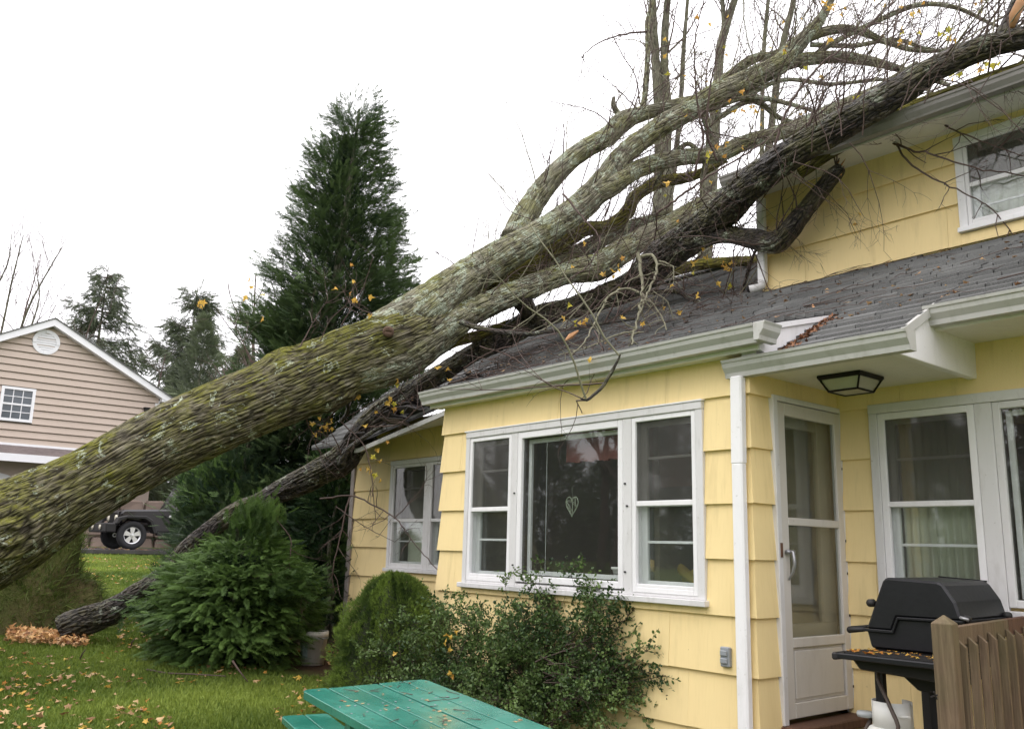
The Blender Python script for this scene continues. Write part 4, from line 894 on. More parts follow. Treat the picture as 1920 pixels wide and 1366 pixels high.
# twigs growing from the limbs
T = Tubes(4); T2 = Tubes(5); tips = []
def along(w_, t): 
    i = min(int(t*(len(w_)-1)), len(w_)-2); f_ = t*(len(w_)-1)-i; a = w_[i]*(1-f_)+w_[i+1]*f_; return a[:3], unit(w_[i+1][:3]-w_[i][:3]), a[3]
specs = []
for i, w_ in enumerate(OB):
    Ln = np.sum(np.linalg.norm(np.diff(w_[:, :3], axis=0), axis=1)); is_ch = i >= n0
    for k in range(int(Ln*(7.0 if not is_ch else 6.0)*(1.25 if w_[len(w_)//2][0] > -9.5 else 1))+1):
        t = rng.uniform(.3 if (i in (0, 3, 5) or i == n0) else .1, 1); p, d, r = along(w_, t)
        if i == n0 and t < .55 and rng.random() < .75: continue
        side = rdir(); side[2] = abs(side[2])*1.0; side = unit(np.cross(d, np.cross(side, d)))
        nd = unit(d*.75+side*rng.uniform(.5, 1.2)+np.array([0, 0, .25]))
        L = rng.uniform(.5, 1.7)*(1.15 if t > .6 else .8)
        grow(T if rng.random() < .72 else T2, p+side*r*.8, nd, L, rng.uniform(.004, .009), 2 if rng.random() < .6 else 1, .02, .13, 4, tips, .75, .6)
T.build('twigs', M['twig'], oak)['kind'] = 'stuff'; T2.build('twigs', M['lichtwig'], oak)['kind'] = 'stuff'

def hand(l, wd, tw, lev=1, kids=5, Ls=.28):
    wd = wd*.72
    pts = catmull([(*P(x, y, d), 0) for x, y, d in l], .05)[:, :3]; n = len(pts)
    r0 = wd*.5*l[0][2]/F_PX; pts = pts+rng.normal(size=pts.shape)*r0*.35; tw.add(pts, np.linspace(r0, r0*.4, n))
    for k in range(kids):
        i = int(rng.integers(n//5, n)); d = unit(pts[min(i+1, n-1)]-pts[i-1]); s = unit(np.cross(d, rdir()))
        grow(tw, pts[i], d*.6+s, Ls*rng.uniform(.5, 1.3), r0*.45, lev-1, -.02, .2, 2, tips if rng.random() < .3 else None)
LT = Tubes(6); DT = Tubes(5)
# pale lichen-crusted boughs hanging over the shingles
for l, wd in (([(1195, 470, 9.0), (1200, 500, 8.9), (1205, 545, 8.7), (1198, 590, 8.4), (1189, 620, 8.2), (1184, 646, 8.0)], 10), ([(1195, 485, 9.0), (1222, 478, 8.9), (1232, 497, 8.8), (1222, 532, 8.6), (1206, 570, 8.4), (1196, 600, 8.3)], 9),
              ([(1200, 548, 8.7), (1172, 540, 8.7), (1142, 556, 8.5), (1118, 600, 8.3), (1096, 640, 8.0), (1068, 668, 7.9)], 7), ([(1206, 552, 8.6), (1230, 578, 8.4), (1248, 610, 8.2), (1244, 634, 8.1)], 7), ([(1234, 490, 8.7), (1262, 500, 8.6), (1260, 548, 8.5)], 5),
              ([(1225, 545, 8.6), (1252, 566, 8.5), (1262, 600, 8.4)], 4), ([(1190, 620, 8.2), (1150, 630, 8.2), (1100, 652, 8.1), (1050, 665, 8.0)], 5)):
    hand(l, wd, LT, 1, 9, .22)
for l, wd in (([(1300, 330, 10.5), (1318, 260, 10.4), (1306, 180, 10.3), (1303, 80, 10.2), (1322, -10, 10.1)], 7), ([(1450, 285, 9.2), (1480, 200, 9.1), (1530, 130, 9.0), (1600, 75, 8.9), (1690, -10, 8.8)], 8), ([(1230, 400, 10.2), (1330, 330, 10.0), (1440, 260, 9.8), (1520, 170, 9.6)], 7),
              ([(1345, 300, 10.5), (1325, 240, 10.4), (1340, 120, 10.3), (1370, 20, 10.2)], 7), ([(1575, 210, 8.2), (1570, 150, 8.2), (1620, 60, 8.1), (1700, -20, 8.0)], 6), ([(1055, 363, 10.3), (1095, 410, 10.0), (1125, 450, 9.8), (1100, 500, 9.6), (1065, 525, 9.5)], 6),
              ([(1630, 238, 7.8), (1690, 275, 7.3), (1750, 290, 7.0), (1830, 315, 6.8), (1930, 330, 6.7)], 7), ([(1735, 205, 7.6), (1780, 240, 7.0), (1850, 268, 6.8), (1940, 300, 6.6)], 6), ([(1680, 270, 7.4), (1705, 305, 7.2), (1760, 340, 7.0), (1850, 385, 6.8), (1900, 440, 6.7)], 6),
              ([(1420, 376, 9.2), (1480, 386, 8.7), (1560, 386, 8.2), (1590, 392, 8.0)], 5), ([(1478, 447, 8.9), (1560, 438, 8.3), (1620, 425, 8.0), (1700, 390, 7.8), (1770, 350, 7.7)], 6), ([(1610, 435, 8.0), (1640, 400, 7.9), (1690, 370, 7.8), (1790, 290, 7.6)], 4),
              ([(1490, 445, 8.8), (1560, 428, 8.4), (1600, 380, 8.3), (1640, 320, 8.2)], 4), ([(1600, 432, 8.1), (1680, 432, 7.8), (1810, 416, 7.5)], 4), ([(1600, 435, 8.1), (1660, 466, 7.9), (1740, 473, 7.8)], 4), ([(1520, 440, 8.5), (1590, 340, 8.3), (1635, 330, 8.2)], 3), ([(1480, 370, 8.9), (1530, 300, 8.8), (1600, 350, 8.3)], 3),
              ([(1530, 372, 8.7), (1580, 400, 8.4), (1650, 445, 8.2), (1680, 490, 8.0)], 3), ([(1600, 300, 8.0), (1500, 370, 8.6), (1430, 360, 9.0)], 3),
              ([(600, 935, 9.6), (654, 929, 9.5), (690, 941, 9.3), (741, 970, 9.0), (761, 997, 8.9), (795, 1040, 8.7), (825, 1074, 8.6)], 5), ([(655, 930, 9.5), (645, 972, 9.4), (633, 1024, 9.3), (622, 1080, 9.2), (630, 1111, 9.2)], 5), ([(741, 970, 9.0), (780, 930, 8.9), (800, 900, 8.9)], 3), ([(630, 950, 9.5), (690, 990, 9.2), (740, 1015, 9.0)], 3),
              ([(520, 975, 9.6), (545, 1010, 9.5), (543, 1060, 9.4), (560, 1110, 9.3), (580, 1130, 9.3)], 4), ([(640, 790, 9.6), (680, 832, 9.3), (694, 875, 9.2), (700, 930, 9.1), (705, 975, 9.1)], 4), ([(555, 740, 9.5), (580, 800, 9.5), (600, 850, 9.6)], 5), ([(690, 800, 9.3), (745, 795, 9.1), (790, 760, 9.0), (830, 740, 8.9)], 4), ([(640, 760, 9.6), (610, 790, 9.6), (590, 830, 9.6)], 4), ([(700, 760, 9.6), (730, 790, 9.4), (760, 790, 9.3)], 3),
              ([(1115, 620, 8.6), (1128, 650, 8.0), (1140, 680, 7.4), (1160, 690, 6.8)], 4), ([(1110, 668, 7.6), (1080, 695, 7.0), (1052, 726, 6.7)], 4), ([(900, 650, 9.6), (950, 665, 9.3), (1010, 700, 8.8)], 5), ([(870, 690, 9.6), (920, 660, 9.4), (990, 640, 9.2), (1060, 620, 9)], 5), ([(840, 720, 9.6), (900, 700, 9.2), (960, 690, 9)], 5), ([(1280, 545, 9.4), (1290, 500, 9.3), (1340, 460, 9.3)], 4), ([(1270, 590, 8.6), (1300, 560, 8.7), (1370, 530, 8.8)], 3), ([(1355, 570, 8.8), (1360, 590, 8.5), (1368, 608, 8.2)], 4), ([(1290, 640, 8.0), (1350, 600, 8.2), (1400, 590, 8.3)], 3),
              ([(885, 480, 10.0), (892, 440, 10), (900, 395, 10)], 3), ([(880, 470, 10), (872, 430, 10), (868, 390, 10)], 2), ([(860, 500, 10), (830, 480, 10), (800, 465, 10)], 3), ([(1000, 412, 10.3), (955, 395, 10.3), (935, 360, 10.3), (925, 330, 10.3)], 3), ([(990, 400, 10.4), (960, 370, 10.4), (910, 320, 10.4), (890, 280, 10.4)], 2), ([(1150, 240, 11), (1115, 210, 11), (1060, 195, 11), (1020, 188, 11)], 4), ([(1195, 205, 11.2), (1155, 165, 11.2), (1110, 125, 11.2)], 4), ([(1200, 195, 11.3), (1190, 140, 11.3), (1165, 100, 11.3), (1125, 15, 11.3)], 4), ([(1212, 60, 11.4), (1160, 66, 11.4), (1115, 85, 11.4), (1085, 112, 11.4)], 6),
              ([(600, 640, 9.2), (620, 600, 9.2), (660, 560, 9.2)], 3), ([(560, 655, 9.2), (590, 600, 9.3), (615, 560, 9.3)], 4), ([(700, 590, 9.4), (660, 570, 9.4), (640, 540, 9.4)], 3), ([(640, 610, 9.3), (680, 540, 9.3), (700, 480, 9.3)], 3), ([(470, 680, 9.0), (455, 640, 9.0), (430, 590, 9.0)], 3)):
    hand(l, wd, DT, 2, 7, .38)
LT.build('twigs', M['lichtwig'], cherry)['kind'] = 'stuff'; DT.build('twigs', M['twig'], cherry)['kind'] = 'stuff'

XT = Tubes(4)
for k in range(34):
    px, py = random.uniform(1330, 1900), 0; py = 405-(px-1345)*.60+random.uniform(-20, 25); dd_ = np.interp(px, [1330, 1413, 1494, 1590, 1687, 1752, 1925], [8.8, 8.0, 7.4, 7.1, 6.9, 6.8, 6.5])-.2
    dn_ = random.random() < .35; d = CR*random.uniform(-.3, 1)+CU*(random.uniform(-.9, -.1) if dn_ else random.uniform(.4, 1.2))+CF*random.uniform(-.35, .1)
    grow(XT, P(px, py, dd_), d, random.uniform(.5, 1.15), random.uniform(.003, .0065), 2, -.03 if dn_ else .02, .15, 4, tips if k % 3 == 0 else None, .6, .6)
for k in range(26):
    px = random.uniform(960, 1400); py = 640-(px-960)*.22+random.uniform(-35, 20); grow(XT, P(px, py, 8.9-(px-960)*.001), CR*random.uniform(-1, 1)+CU*random.uniform(-.3, .5)-CF*.3, random.uniform(.4, 1.0), random.uniform(.003, .006), 2, -.04, .18, 4, tips if k % 2 else None, .7, .6)
XT.build('twigs', M['twig'], cherry)['kind'] = 'stuff'

# yellow autumn leaves still hanging on, each a part
def leaf_mesh(mat, seed):
    r_ = random.Random(seed); me = bpy.data.meshes.new('leaf'); vs = [(x*(1+r_.uniform(-.15, .15)), y*(1+r_.uniform(-.15, .15)), z*r_.uniform(1.2, 3)) for x, y, z in LEAF_V.tolist()]
    me.from_pydata(vs, [], LEAF_F); at = me.attributes.new('tint', 'FLOAT', 'POINT'); at.data.foreach_set('value', [r_.uniform(0, 1)]*len(vs)); me.materials.append(mat); return me
LM = [leaf_mesh(M['leafy'], s) for s in range(6)]+[leaf_mesh(m_leafy('green_yellow_leaves', (.25, .28, .03), (.55, .48, .06), .35), s) for s in range(2)]
def leaf_at(p, s, par, green=False):
    o = bpy.data.objects.new('leaf', LM[6+random.randint(0, 1)] if green else LM[random.randint(0, 6)]); link(o, par); o.location = Vector(p)-par.location
    o.rotation_euler = (random.uniform(0, 6.3), random.uniform(0, 6.3), random.uniform(0, 6.3)); o.scale = (s, s, s)
random.shuffle(tips); cnt = 0
for p, d in tips:
    if cnt >= 130: break
    q = np.dot(p, CF)
    cx_ = 960+F_PX*np.dot(p, CR)/max(q, .1); cy_ = 683-F_PX*np.dot(p, CU)/max(q, .1)
    if q > 0 and rng.random() < .5 and (cx_ > 1230 or cy_ > 480): leaf_at(p, random.uniform(.03, .058), cherry if rng.random() < .5 else oak); cnt += 1
for cl, n, sp_, g in (((1640, 262, 7.7), 9, 18, 0), ((1530, 268, 9), 5, 10, 1), ((1405, 205, 10), 6, 16, 0), ((1560, 10, 9), 6, 12, 0), ((1700, 30, 9), 5, 30, 0), ((1775, 65, 8.5), 5, 12, 1), ((1830, 105, 7.8), 6, 14, 0), ((1853, 120, 7.6), 5, 8, 1), ((1790, 145, 7.6), 9, 22, 1), ((1325, 290, 10), 4, 8, 1), ((1365, 275, 10), 5, 12, 0), ((1472, 95, 10.5), 4, 8, 0), ((1700, 80, 8.5), 5, 25, 0), ((655, 540, 9.3), 8, 28, 0), ((730, 750, 9.5), 9, 30, 0), ((605, 800, 9.6), 12, 16, 0), ((660, 730, 9.6), 5, 15, 0), ((700, 880, 9.2), 7, 14, 0), ((1145, 500, 9.8), 8, 25, 0), ((1360, 500, 9), 8, 20, 0), ((1320, 480, 9), 5, 18, 0), ((1530, 420, 8.2), 4, 8, 1), ((1080, 600, 9), 5, 20, 0), ((380, 575, 9.5), 4, 10, 0), ((470, 545, 9.5), 4, 20, 0), ((700, 830, 9.3), 4, 30, 0), ((830, 690, 9.4), 3, 12, 0), ((735, 1165, 7), 0, 10, 0), ((850, 790, 9), 0, 1, 0)):
    for k in range(n): leaf_at(P(cl[0]+random.gauss(0, sp_*.7), cl[1]+random.gauss(0, sp_*.7), cl[2]+random.uniform(-.1, .1)), random.uniform(.035, .062), oak, bool(g) and random.random() < .7)

# roof debris
DB = Tubes(4)
for k in range(330):
    x = random.uniform(-8.8, -5.4) if k < 230 else random.uniform(-5.4, -3.4) if k < 310 else random.uniform(-3.2, -1.2); 
    y = random.uniform(4.75, 7.2) if x > -6.8 and x < -3.2 else random.uniform(5.3, 6.9); zf = (lambda v: zbay(v) if v < YM else zmain(v)) if -6.8 < x < -3.14 else zmain
    z = zf(y)+.03; a = random.uniform(-.7, .9); L = random.uniform(.12, .7); p0 = np.array([x, y, z]); p = [p0]
    for j in range(4): a += random.uniform(-.3, .3); q = p[-1]+np.array([math.cos(a)*L/4, math.sin(a)*L/4*.6, 0]); q[2] = zf(q[1])+.02+random.uniform(0, .03); p.append(q)
    DB.add(p, np.linspace(random.uniform(.002, .006), .0015, 5))
tag(DB.build('roof_twigs', M['twig']), 'broken twigs and sticks scattered over the dark shingles', 'twigs', kind='stuff')
def roofz(x, y): return np.where((x > -6.8) & (x < -3.14) & (y < YM), 1.405+.27*(y-4.55), 1.22+SL*(y-4.72))
n = 420; xs = rng.uniform(-9, -1.2, n); ys = np.where((xs > -6.8) & (xs < -3.14), rng.uniform(4.62, 7, n), rng.uniform(5.3, 6.9, n))
litter('roof_leaves', xs, ys, rng.uniform(.015, .04, n), M['leafbrown'], 'wet brown leaves stuck to the shingle roof', 'leaves', roofz, .018, .25)
n = 170; tt = rng.random(n); xs = -3.10+np.abs(rng.normal(size=n))*.05; ys = 4.72+tt*.72
litter('roof_leaves', xs-.0, ys, rng.uniform(.014, .035, n), m_leafy('rusty_wet_leaves', (.10, .04, .02), (.28, .13, .06), .1), 'drift of brown leaves in the valley beside the raised roof edge', 'leaves', roofz, .02, .7)
m = MB(); a = P(1525, 590, 6.6); m.tube([P(1455, 625, 6.2), P(1490, 606, 6.5), P(1522, 588, 6.65)], [.006, .008, .009], 6); m.tube([P(1536, 600, 6.5), P(1528, 582, 6.65), P(1524, 572, 6.7)], [.012, .014, .008], 6); m.tube([P(1528, 584, 6.6), P(1518, 582, 6.6)], [.008, .004], 5)
tag(m.build('broken_stick', M['wood_raw'], None, True), 'orange peeled stick poking up from the leafy roof valley', 'stick')
for lab, pts, mt in (('pale splintered wood chip lying on the shingles under the black trunk', ((1062, 632, 8.6), (1084, 622, 8.5), (1078, 638, 8.4)), 'wood_raw'),):
    m = MB(); m.tube([P(1060, 638, 8.55), P(1070, 630, 8.6), P(1084, 620, 8.65)], [.008, .028, .01], 6); tag(m.build('wood_chip', M[mt]), lab, 'wood chip')
# crushed shingles and boards where the thin trunk hit the eave
for k in range(26):
    x = random.uniform(-9.2, -7.2); y = random.uniform(5.1, 5.9); m = MB(); z = zmain(y)+sag(x, y)+random.uniform(.0, .08)
    a = random.uniform(-.6, .6); tl = random.uniform(-.5, .3); u = np.array([math.cos(a), math.sin(a), random.uniform(-.2, .2)])*.15; v = np.array([-math.sin(a)*.1, math.cos(a)*.1, tl*.12]); c = np.array([x, y, z]); nn_ = np.array([0, 0, .008])
    m.hexa([c-u-v, c+u-v, c+u+v, c-u+v, c-u-v+nn_, c+u-v+nn_, c+u+v+nn_, c-u+v+nn_]); m.build('torn_shingle', M['shingle_old'], roofs)

# ================================================================== VEGETATION
# flat arborvitae spray (fan of scale-leaf branchlets)
def spray_proto(n=7, w=.026, ang=.62, curl=-.15):
    V = []; F = []
    def strip(a, b, w0):
        a = np.array(a); b = np.array(b); d = unit(b-a); s = np.cross(d, (0, 0, 1)); k = len(V); mid = a*.45+b*.55
        V.extend([a-s*w0*.35, mid-s*w0, b, mid+s*w0+[0, 0, .015]]); F.append((k, k+1, k+2, k+3))
    z = lambda x, y: curl*x*x*.9-abs(y)*.22
    for i in range(n):
        x = .12+.8*i/n
        for sgn in (-1, 1):
            L = .40*(1-.62*x)*(1 if sgn*(-1)**i > 0 else .8); x1, y1 = x+L*math.cos(ang), sgn*L*math.sin(ang); strip((x, 0, z(x, 0)), (x1, y1, z(x1, y1)), w)
    strip((0, 0, 0), (.55, 0, z(.55, 0)), w*.7); strip((.5, 0, z(.5, 0)), (1.05, 0, z(1.05, 0)), w)
    return np.array(V), F
SPV, SPF = spray_proto()
def cone_crown(name, base, H, R0, n, size, mat, parent, prof, droop=.1, top_shift=(0, 0), rag=.25, tint_bias=0, inner=.5, wsc=1.0, up=.5):
    """sprays in lumpy, separated boughs"""
    t = rng.random(n)**1.0; a = rng.uniform(0, 2*math.pi, n)
    hh = t*H; R = prof(t)*R0
    lump = fbm(np.stack([np.cos(a)*1.9+7, np.sin(a)*1.9, hh*.9*3/max(R0, .6)*.5], -1)*1.25, 3)
    q = (inner+(1-inner)*rng.random(n)**.55); rr = R*q*(.72+rag*2.3*(lump-.33))
    d = np.stack([np.cos(a), np.sin(a), 0*a], -1)
    pos = np.array(base)+d*rr[:, None]; pos[:, 2] += hh; pos[:, 0] += top_shift[0]*t**1.5; pos[:, 1] += top_shift[1]*t**1.5
    D = d*1.0+np.array([0, 0, 1])*(up-droop*2*(1-t)[:, None])+rng.normal(size=(n, 3))*.42; D = D/np.linalg.norm(D, axis=1)[:, None]
    Rn = np.cross(D, np.array([0, 0, 1.]))+rng.normal(size=(n, 3))*.55; Yv = Rn-D*np.sum(Rn*D, 1)[:, None]; Yv /= np.linalg.norm(Yv, axis=1)[:, None]; Zv = np.cross(D, Yv)
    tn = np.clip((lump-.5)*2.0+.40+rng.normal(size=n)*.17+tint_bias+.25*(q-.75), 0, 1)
    sc = size*rng.uniform(.6, 1.3, n)*(1-.35*t)
    return scatter(name, SPV*np.array([1, wsc, 1]), SPF, pos, D, Yv, Zv, sc, mat, parent, tn)

def bough_crown(name, base, H, R0, nb, per, size, mat, parent, prof, up=.2, top_shift=(0, 0), droop=.2, tint_bias=0, rag=.3, tmin=.02, blen=.75, spread=.16):
    """separate boughs, each a plume of sprays reaching outward from the stem"""
    Ps, Ds, Ns, Tn, Sc = [], [], [], [], []
    for k in range(nb):
        t = tmin+(1-tmin)*rng.random()**1.05; a = rng.uniform(0, 2*math.pi); R = float(prof(np.array(t)))*R0*rng.uniform(1-rag, 1+rag*.45); d = np.array([math.cos(a), math.sin(a), 0])
        c0 = np.array(base)+np.array([top_shift[0]*t**1.5, top_shift[1]*t**1.5, H*t]); L = max(.25*R0, R*blen); tb_ = rng.normal()*.16
        n = max(6, int(per*(.35+.65*R/R0))); q = rng.random(n)**.8; s0 = R-L
        cur = (s0+L*q)[:, None]*d[None]; zz = L*(up*q-droop*q**2.2*(1.15-t)); side = np.cross(d, [0, 0, 1])
        wd_ = spread*R0*(.45+.75*np.sin(np.clip(q, 0, 1)*2.6)); off = rng.normal(size=n)*wd_
        p = c0+cur+side[None]*off[:, None]; p[:, 2] += zz-np.abs(off)*.25+rng.normal(size=n)*spread*R0*.30
        D = d[None]*(.8+.3*q)[:, None]+side[None]*(off/(wd_+1e-3)*.55)[:, None]; D[:, 2] += up*1.3-droop*2.2*q*(1.1-t)*.8; D += rng.normal(size=(n, 3))*.36
        Ps.append(p); Ds.append(D); Nn = np.array([0, 0, 1.])[None]+d[None]*(.3+.4*rng.random(n))[:, None]+side[None]*rng.normal(size=n)[:, None]*.6; Ns.append(Nn)
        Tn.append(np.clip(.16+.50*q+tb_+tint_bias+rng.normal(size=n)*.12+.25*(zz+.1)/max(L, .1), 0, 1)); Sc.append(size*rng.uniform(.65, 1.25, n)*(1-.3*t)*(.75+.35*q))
    P_, D_, N_ = np.vstack(Ps), np.vstack(Ds), np.vstack(Ns); D_ /= np.linalg.norm(D_, axis=1)[:, None]
    Zv = N_-D_*np.sum(N_*D_, 1)[:, None]; Zv /= np.linalg.norm(Zv, axis=1)[:, None]; Yv = np.cross(Zv, D_)
    return scatter(name, SPV, SPF, P_, D_, Yv, Zv, np.concatenate(Sc), mat, parent, np.concatenate(Tn))

def tree_trunk(parent, base, top, r0, mat='greybark', name='trunk'):
    b, t_ = np.array(base, float), np.array(top, float); pts = [(*(b+(t_-b)*s+np.array([math.sin(s*7)*.04, math.cos(s*6)*.04, 0])*min(1, s*4)), r0*(1-.93*s)+.004) for s in np.linspace(0, 1, 8)]
    return limb(name, pts, M[mat], parent, .15, 14, .01)

# tall pointed conifer behind
tb = P(575, 1110, 13.2); tb[2] = -1.25
tall = empty('conifer_tree', tuple(map(float, tb)), 'tall pointed dark green conifer standing behind the leaning trunk', 'tree')
ttop = P(668, 205, 13.2); H = ttop[2]-tb[2]
tree_trunk(tall, tb, ttop, .16)
prof = lambda t: np.where(t < .5, 1-.35*np.maximum(0, .14-t)/.14, np.clip(1-((t-.5)/.5)**1.15*.96, .03, 1))*(1-.12*t)
tsft = ((ttop-tb)[0]*1.0, (ttop-tb)[1]*1.0)
prof_t = lambda t: np.clip(np.where(t < .5, 1-.35*np.maximum(0, .14-t)/.14, 1-((t-.5)/.5)**1.35*.80), .0, 1)
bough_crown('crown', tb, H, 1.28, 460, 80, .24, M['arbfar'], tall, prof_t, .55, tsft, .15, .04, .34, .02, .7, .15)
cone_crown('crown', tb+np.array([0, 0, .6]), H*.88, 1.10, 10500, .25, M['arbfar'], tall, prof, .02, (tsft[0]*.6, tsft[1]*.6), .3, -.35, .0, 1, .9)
# second, lower leader to the left
for nm, pxy, dep, hpx, R0, n_, sz, lab, tb_ in (('conifer_tree', (500, 1110), 13.8, 520, .95, 4200, .26, 'shorter dark conifer pressed against the left side of the tall pointed one', -.05),
                                      ('conifer_tree', (410, 1075), 14.5, 690, .95, 3600, .28, 'broad green arborvitae rising behind the trunk to the left of the tall conifer', .10),
                                      ('conifer_tree', (690, 1110), 14.5, 470, 1.3, 4000, .28, 'dark conifer between the tall pointed tree and the roof corner', -.15),
                                      ('conifer_tree', (445, 1080), 12.4, 700, 1.15, 5200, .25, 'dense dark arborvitae filling the gap between the two leaning trunks', -.12)):
    b = P(pxy[0], pxy[1], dep); b[2] = -1.15; tp_ = P(pxy[0]+20, hpx, dep); h_ = tp_[2]-b[2]
    e = empty(nm, tuple(map(float, b)), lab, 'tree'); tree_trunk(e, b, b+np.array([0, 0, h_*.9]), .09)
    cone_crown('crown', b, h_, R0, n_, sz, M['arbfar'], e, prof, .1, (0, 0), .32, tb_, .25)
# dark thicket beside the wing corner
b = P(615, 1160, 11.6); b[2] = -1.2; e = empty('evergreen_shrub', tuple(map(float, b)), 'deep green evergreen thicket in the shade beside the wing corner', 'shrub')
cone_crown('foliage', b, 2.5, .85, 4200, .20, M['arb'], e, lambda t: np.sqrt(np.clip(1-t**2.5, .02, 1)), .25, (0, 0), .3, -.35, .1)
tree_trunk(e, b, b+np.array([0, 0, 2]), .05)
# big arborvitae in front, boughs bent over
b = P(437, 1200, 9.6); b[2] = -1.33; e = empty('arborvitae_shrub', tuple(map(float, b)), 'wide bright green arborvitae with feathery boughs in front of the thin black trunk', 'shrub')
pf = lambda t: np.where(t < .3, .86+.14*np.sin(t/.3*1.57), np.sqrt(np.clip(1-((t-.3)/.72)**2, .02, 1)))
tree_trunk(e, b, b+np.array([0, 0, 1.3]), .06)
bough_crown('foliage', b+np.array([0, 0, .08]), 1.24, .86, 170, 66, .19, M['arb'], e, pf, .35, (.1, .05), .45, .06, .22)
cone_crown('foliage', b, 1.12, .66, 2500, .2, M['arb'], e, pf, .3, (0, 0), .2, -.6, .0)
# limbs of it reaching left and up over the trunk
for (px, py, d, dx, dz, n_, L_x) in ((335, 1075, 9.9, -.5, .25, 220, .38), (375, 950, 12.2, -.3, .2, 380, .7), (400, 900, 12.4, -.2, .5, 480, .8), (475, 985, 9.6, .2, .6, 380, .45), (545, 1090, 9.2, .6, -.1, 300, .5), (300, 1140, 9.4, -.5, -.15, 300, .4)):
    c = P(px, py, d); n = n_; q = rng.normal(size=(n, 3))*np.array([.30, .30, .22])*L_x; pos = c+q
    D = unit(CR*dx+CU*dz)[None]+rng.normal(size=(n, 3))*.45-np.array([0, 0, .15]); D /= np.linalg.norm(D, axis=1)[:, None]
    Rn = np.cross(D, [0, 0, 1.])+rng.normal(size=(n, 3))*.4; Yv = Rn-D*np.sum(Rn*D, 1)[:, None]; Yv /= np.linalg.norm(Yv, axis=1)[:, None]
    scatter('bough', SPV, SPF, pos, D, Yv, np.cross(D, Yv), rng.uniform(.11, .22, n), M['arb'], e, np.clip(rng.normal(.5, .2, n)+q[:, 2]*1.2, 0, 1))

# dwarf spruce by the bay corner
b = P(728, 1345, 7.5); b[2] = -1.42; e = empty('dwarf_spruce', tuple(map(float, b)), 'dense rounded light green dwarf conifer in front of the bay corner', 'shrub')
TV = np.array([(0, -.07, 0), (0, .07, 0), (1, 0, 0), (0, 0, -.07), (0, 0, .07), (.9, .12, .1), (0, -.07, 0), (0, .07, 0), (.8, -.45, .2), (0, -.07, .0), (0, .07, 0), (.8, .4, -.25)]); TF = [(0, 1, 2), (3, 4, 5), (6, 7, 8), (9, 10, 11)]
n = 34000; t = rng.random(n); a = rng.uniform(0, 2*math.pi, n); R = .62*np.sqrt(np.clip(1-t**2.2, .01, 1))*(1-.12*np.maximum(0, .2-t)/.2)
lu = fbm(np.stack([np.cos(a)*2.2, np.sin(a)*2.2, t*3.6], -1)*1.9+3, 4); q = .80+.2*rng.random(n)
rr = R*q*(.80+.75*(lu-.38)); Hs = 1.20
pos = np.stack([b[0]+rr*np.cos(a), b[1]+rr*np.sin(a), b[2]+t*Hs*(.97+.1*(lu-.5))], -1)
D = np.stack([np.cos(a), np.sin(a), .35+1.3*t], -1)+rng.normal(size=(n, 3))*.45; X, Y, Z = frames(D)
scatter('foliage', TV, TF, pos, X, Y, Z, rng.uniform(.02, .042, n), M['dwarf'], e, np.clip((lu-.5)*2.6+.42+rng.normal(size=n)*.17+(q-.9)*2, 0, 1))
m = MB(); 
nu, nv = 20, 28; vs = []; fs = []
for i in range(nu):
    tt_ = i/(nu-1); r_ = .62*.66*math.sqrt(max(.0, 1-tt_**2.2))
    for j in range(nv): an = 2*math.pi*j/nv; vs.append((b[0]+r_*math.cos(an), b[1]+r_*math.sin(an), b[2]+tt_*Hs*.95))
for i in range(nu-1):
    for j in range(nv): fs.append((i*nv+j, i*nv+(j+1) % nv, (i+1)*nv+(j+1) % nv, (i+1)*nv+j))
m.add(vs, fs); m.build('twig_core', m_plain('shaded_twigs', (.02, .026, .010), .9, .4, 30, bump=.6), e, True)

# small-leaved spreading bush in front of the bay wall
b = P(960, 1420, 6.5); b[2] = -1.45; e = empty('holly_bush', tuple(map(float, b)), 'straggly small-leaved green bush spreading along the bay wall under the window', 'bush')
BT = Tubes(4); lp_, ld_ = [], []
def bushstem(p, d, L, r, lev, up):
    n = max(4, int(L/.05)); pts = [p]; 
    for i in range(n):
        d = unit(d+rng.normal(size=3)*(.045 if L > .7 else .13)+np.array([0, 0, up*(.3 if L > .7 else 1)])); pts.append(pts[-1]+d*L/n)
    BT.add(pts, np.linspace(r, r*.3, n+1)); pts = np.array(pts)
    if lev <= 1:
        for i in range(1, n+1):
            for k in range(3 if lev == 0 else 2): lp_.append(pts[i]+rng.normal(size=3)*.006); ld_.append(unit(unit(rdir())+d*.55))
    if lev > 0:
        for k in range(int(L/.040) if lev == 1 else int(L/.058)):
            i = int(rng.integers(n//5, n)); s = unit(np.cross(d, rdir())); bushstem(pts[i], unit(unit(pts[min(i+1, n)]-pts[i-1])*.8+s*.8), (.14 if lev == 1 else .34)*rng.uniform(.5, 1.25), r*.45, lev-1, up*.3)
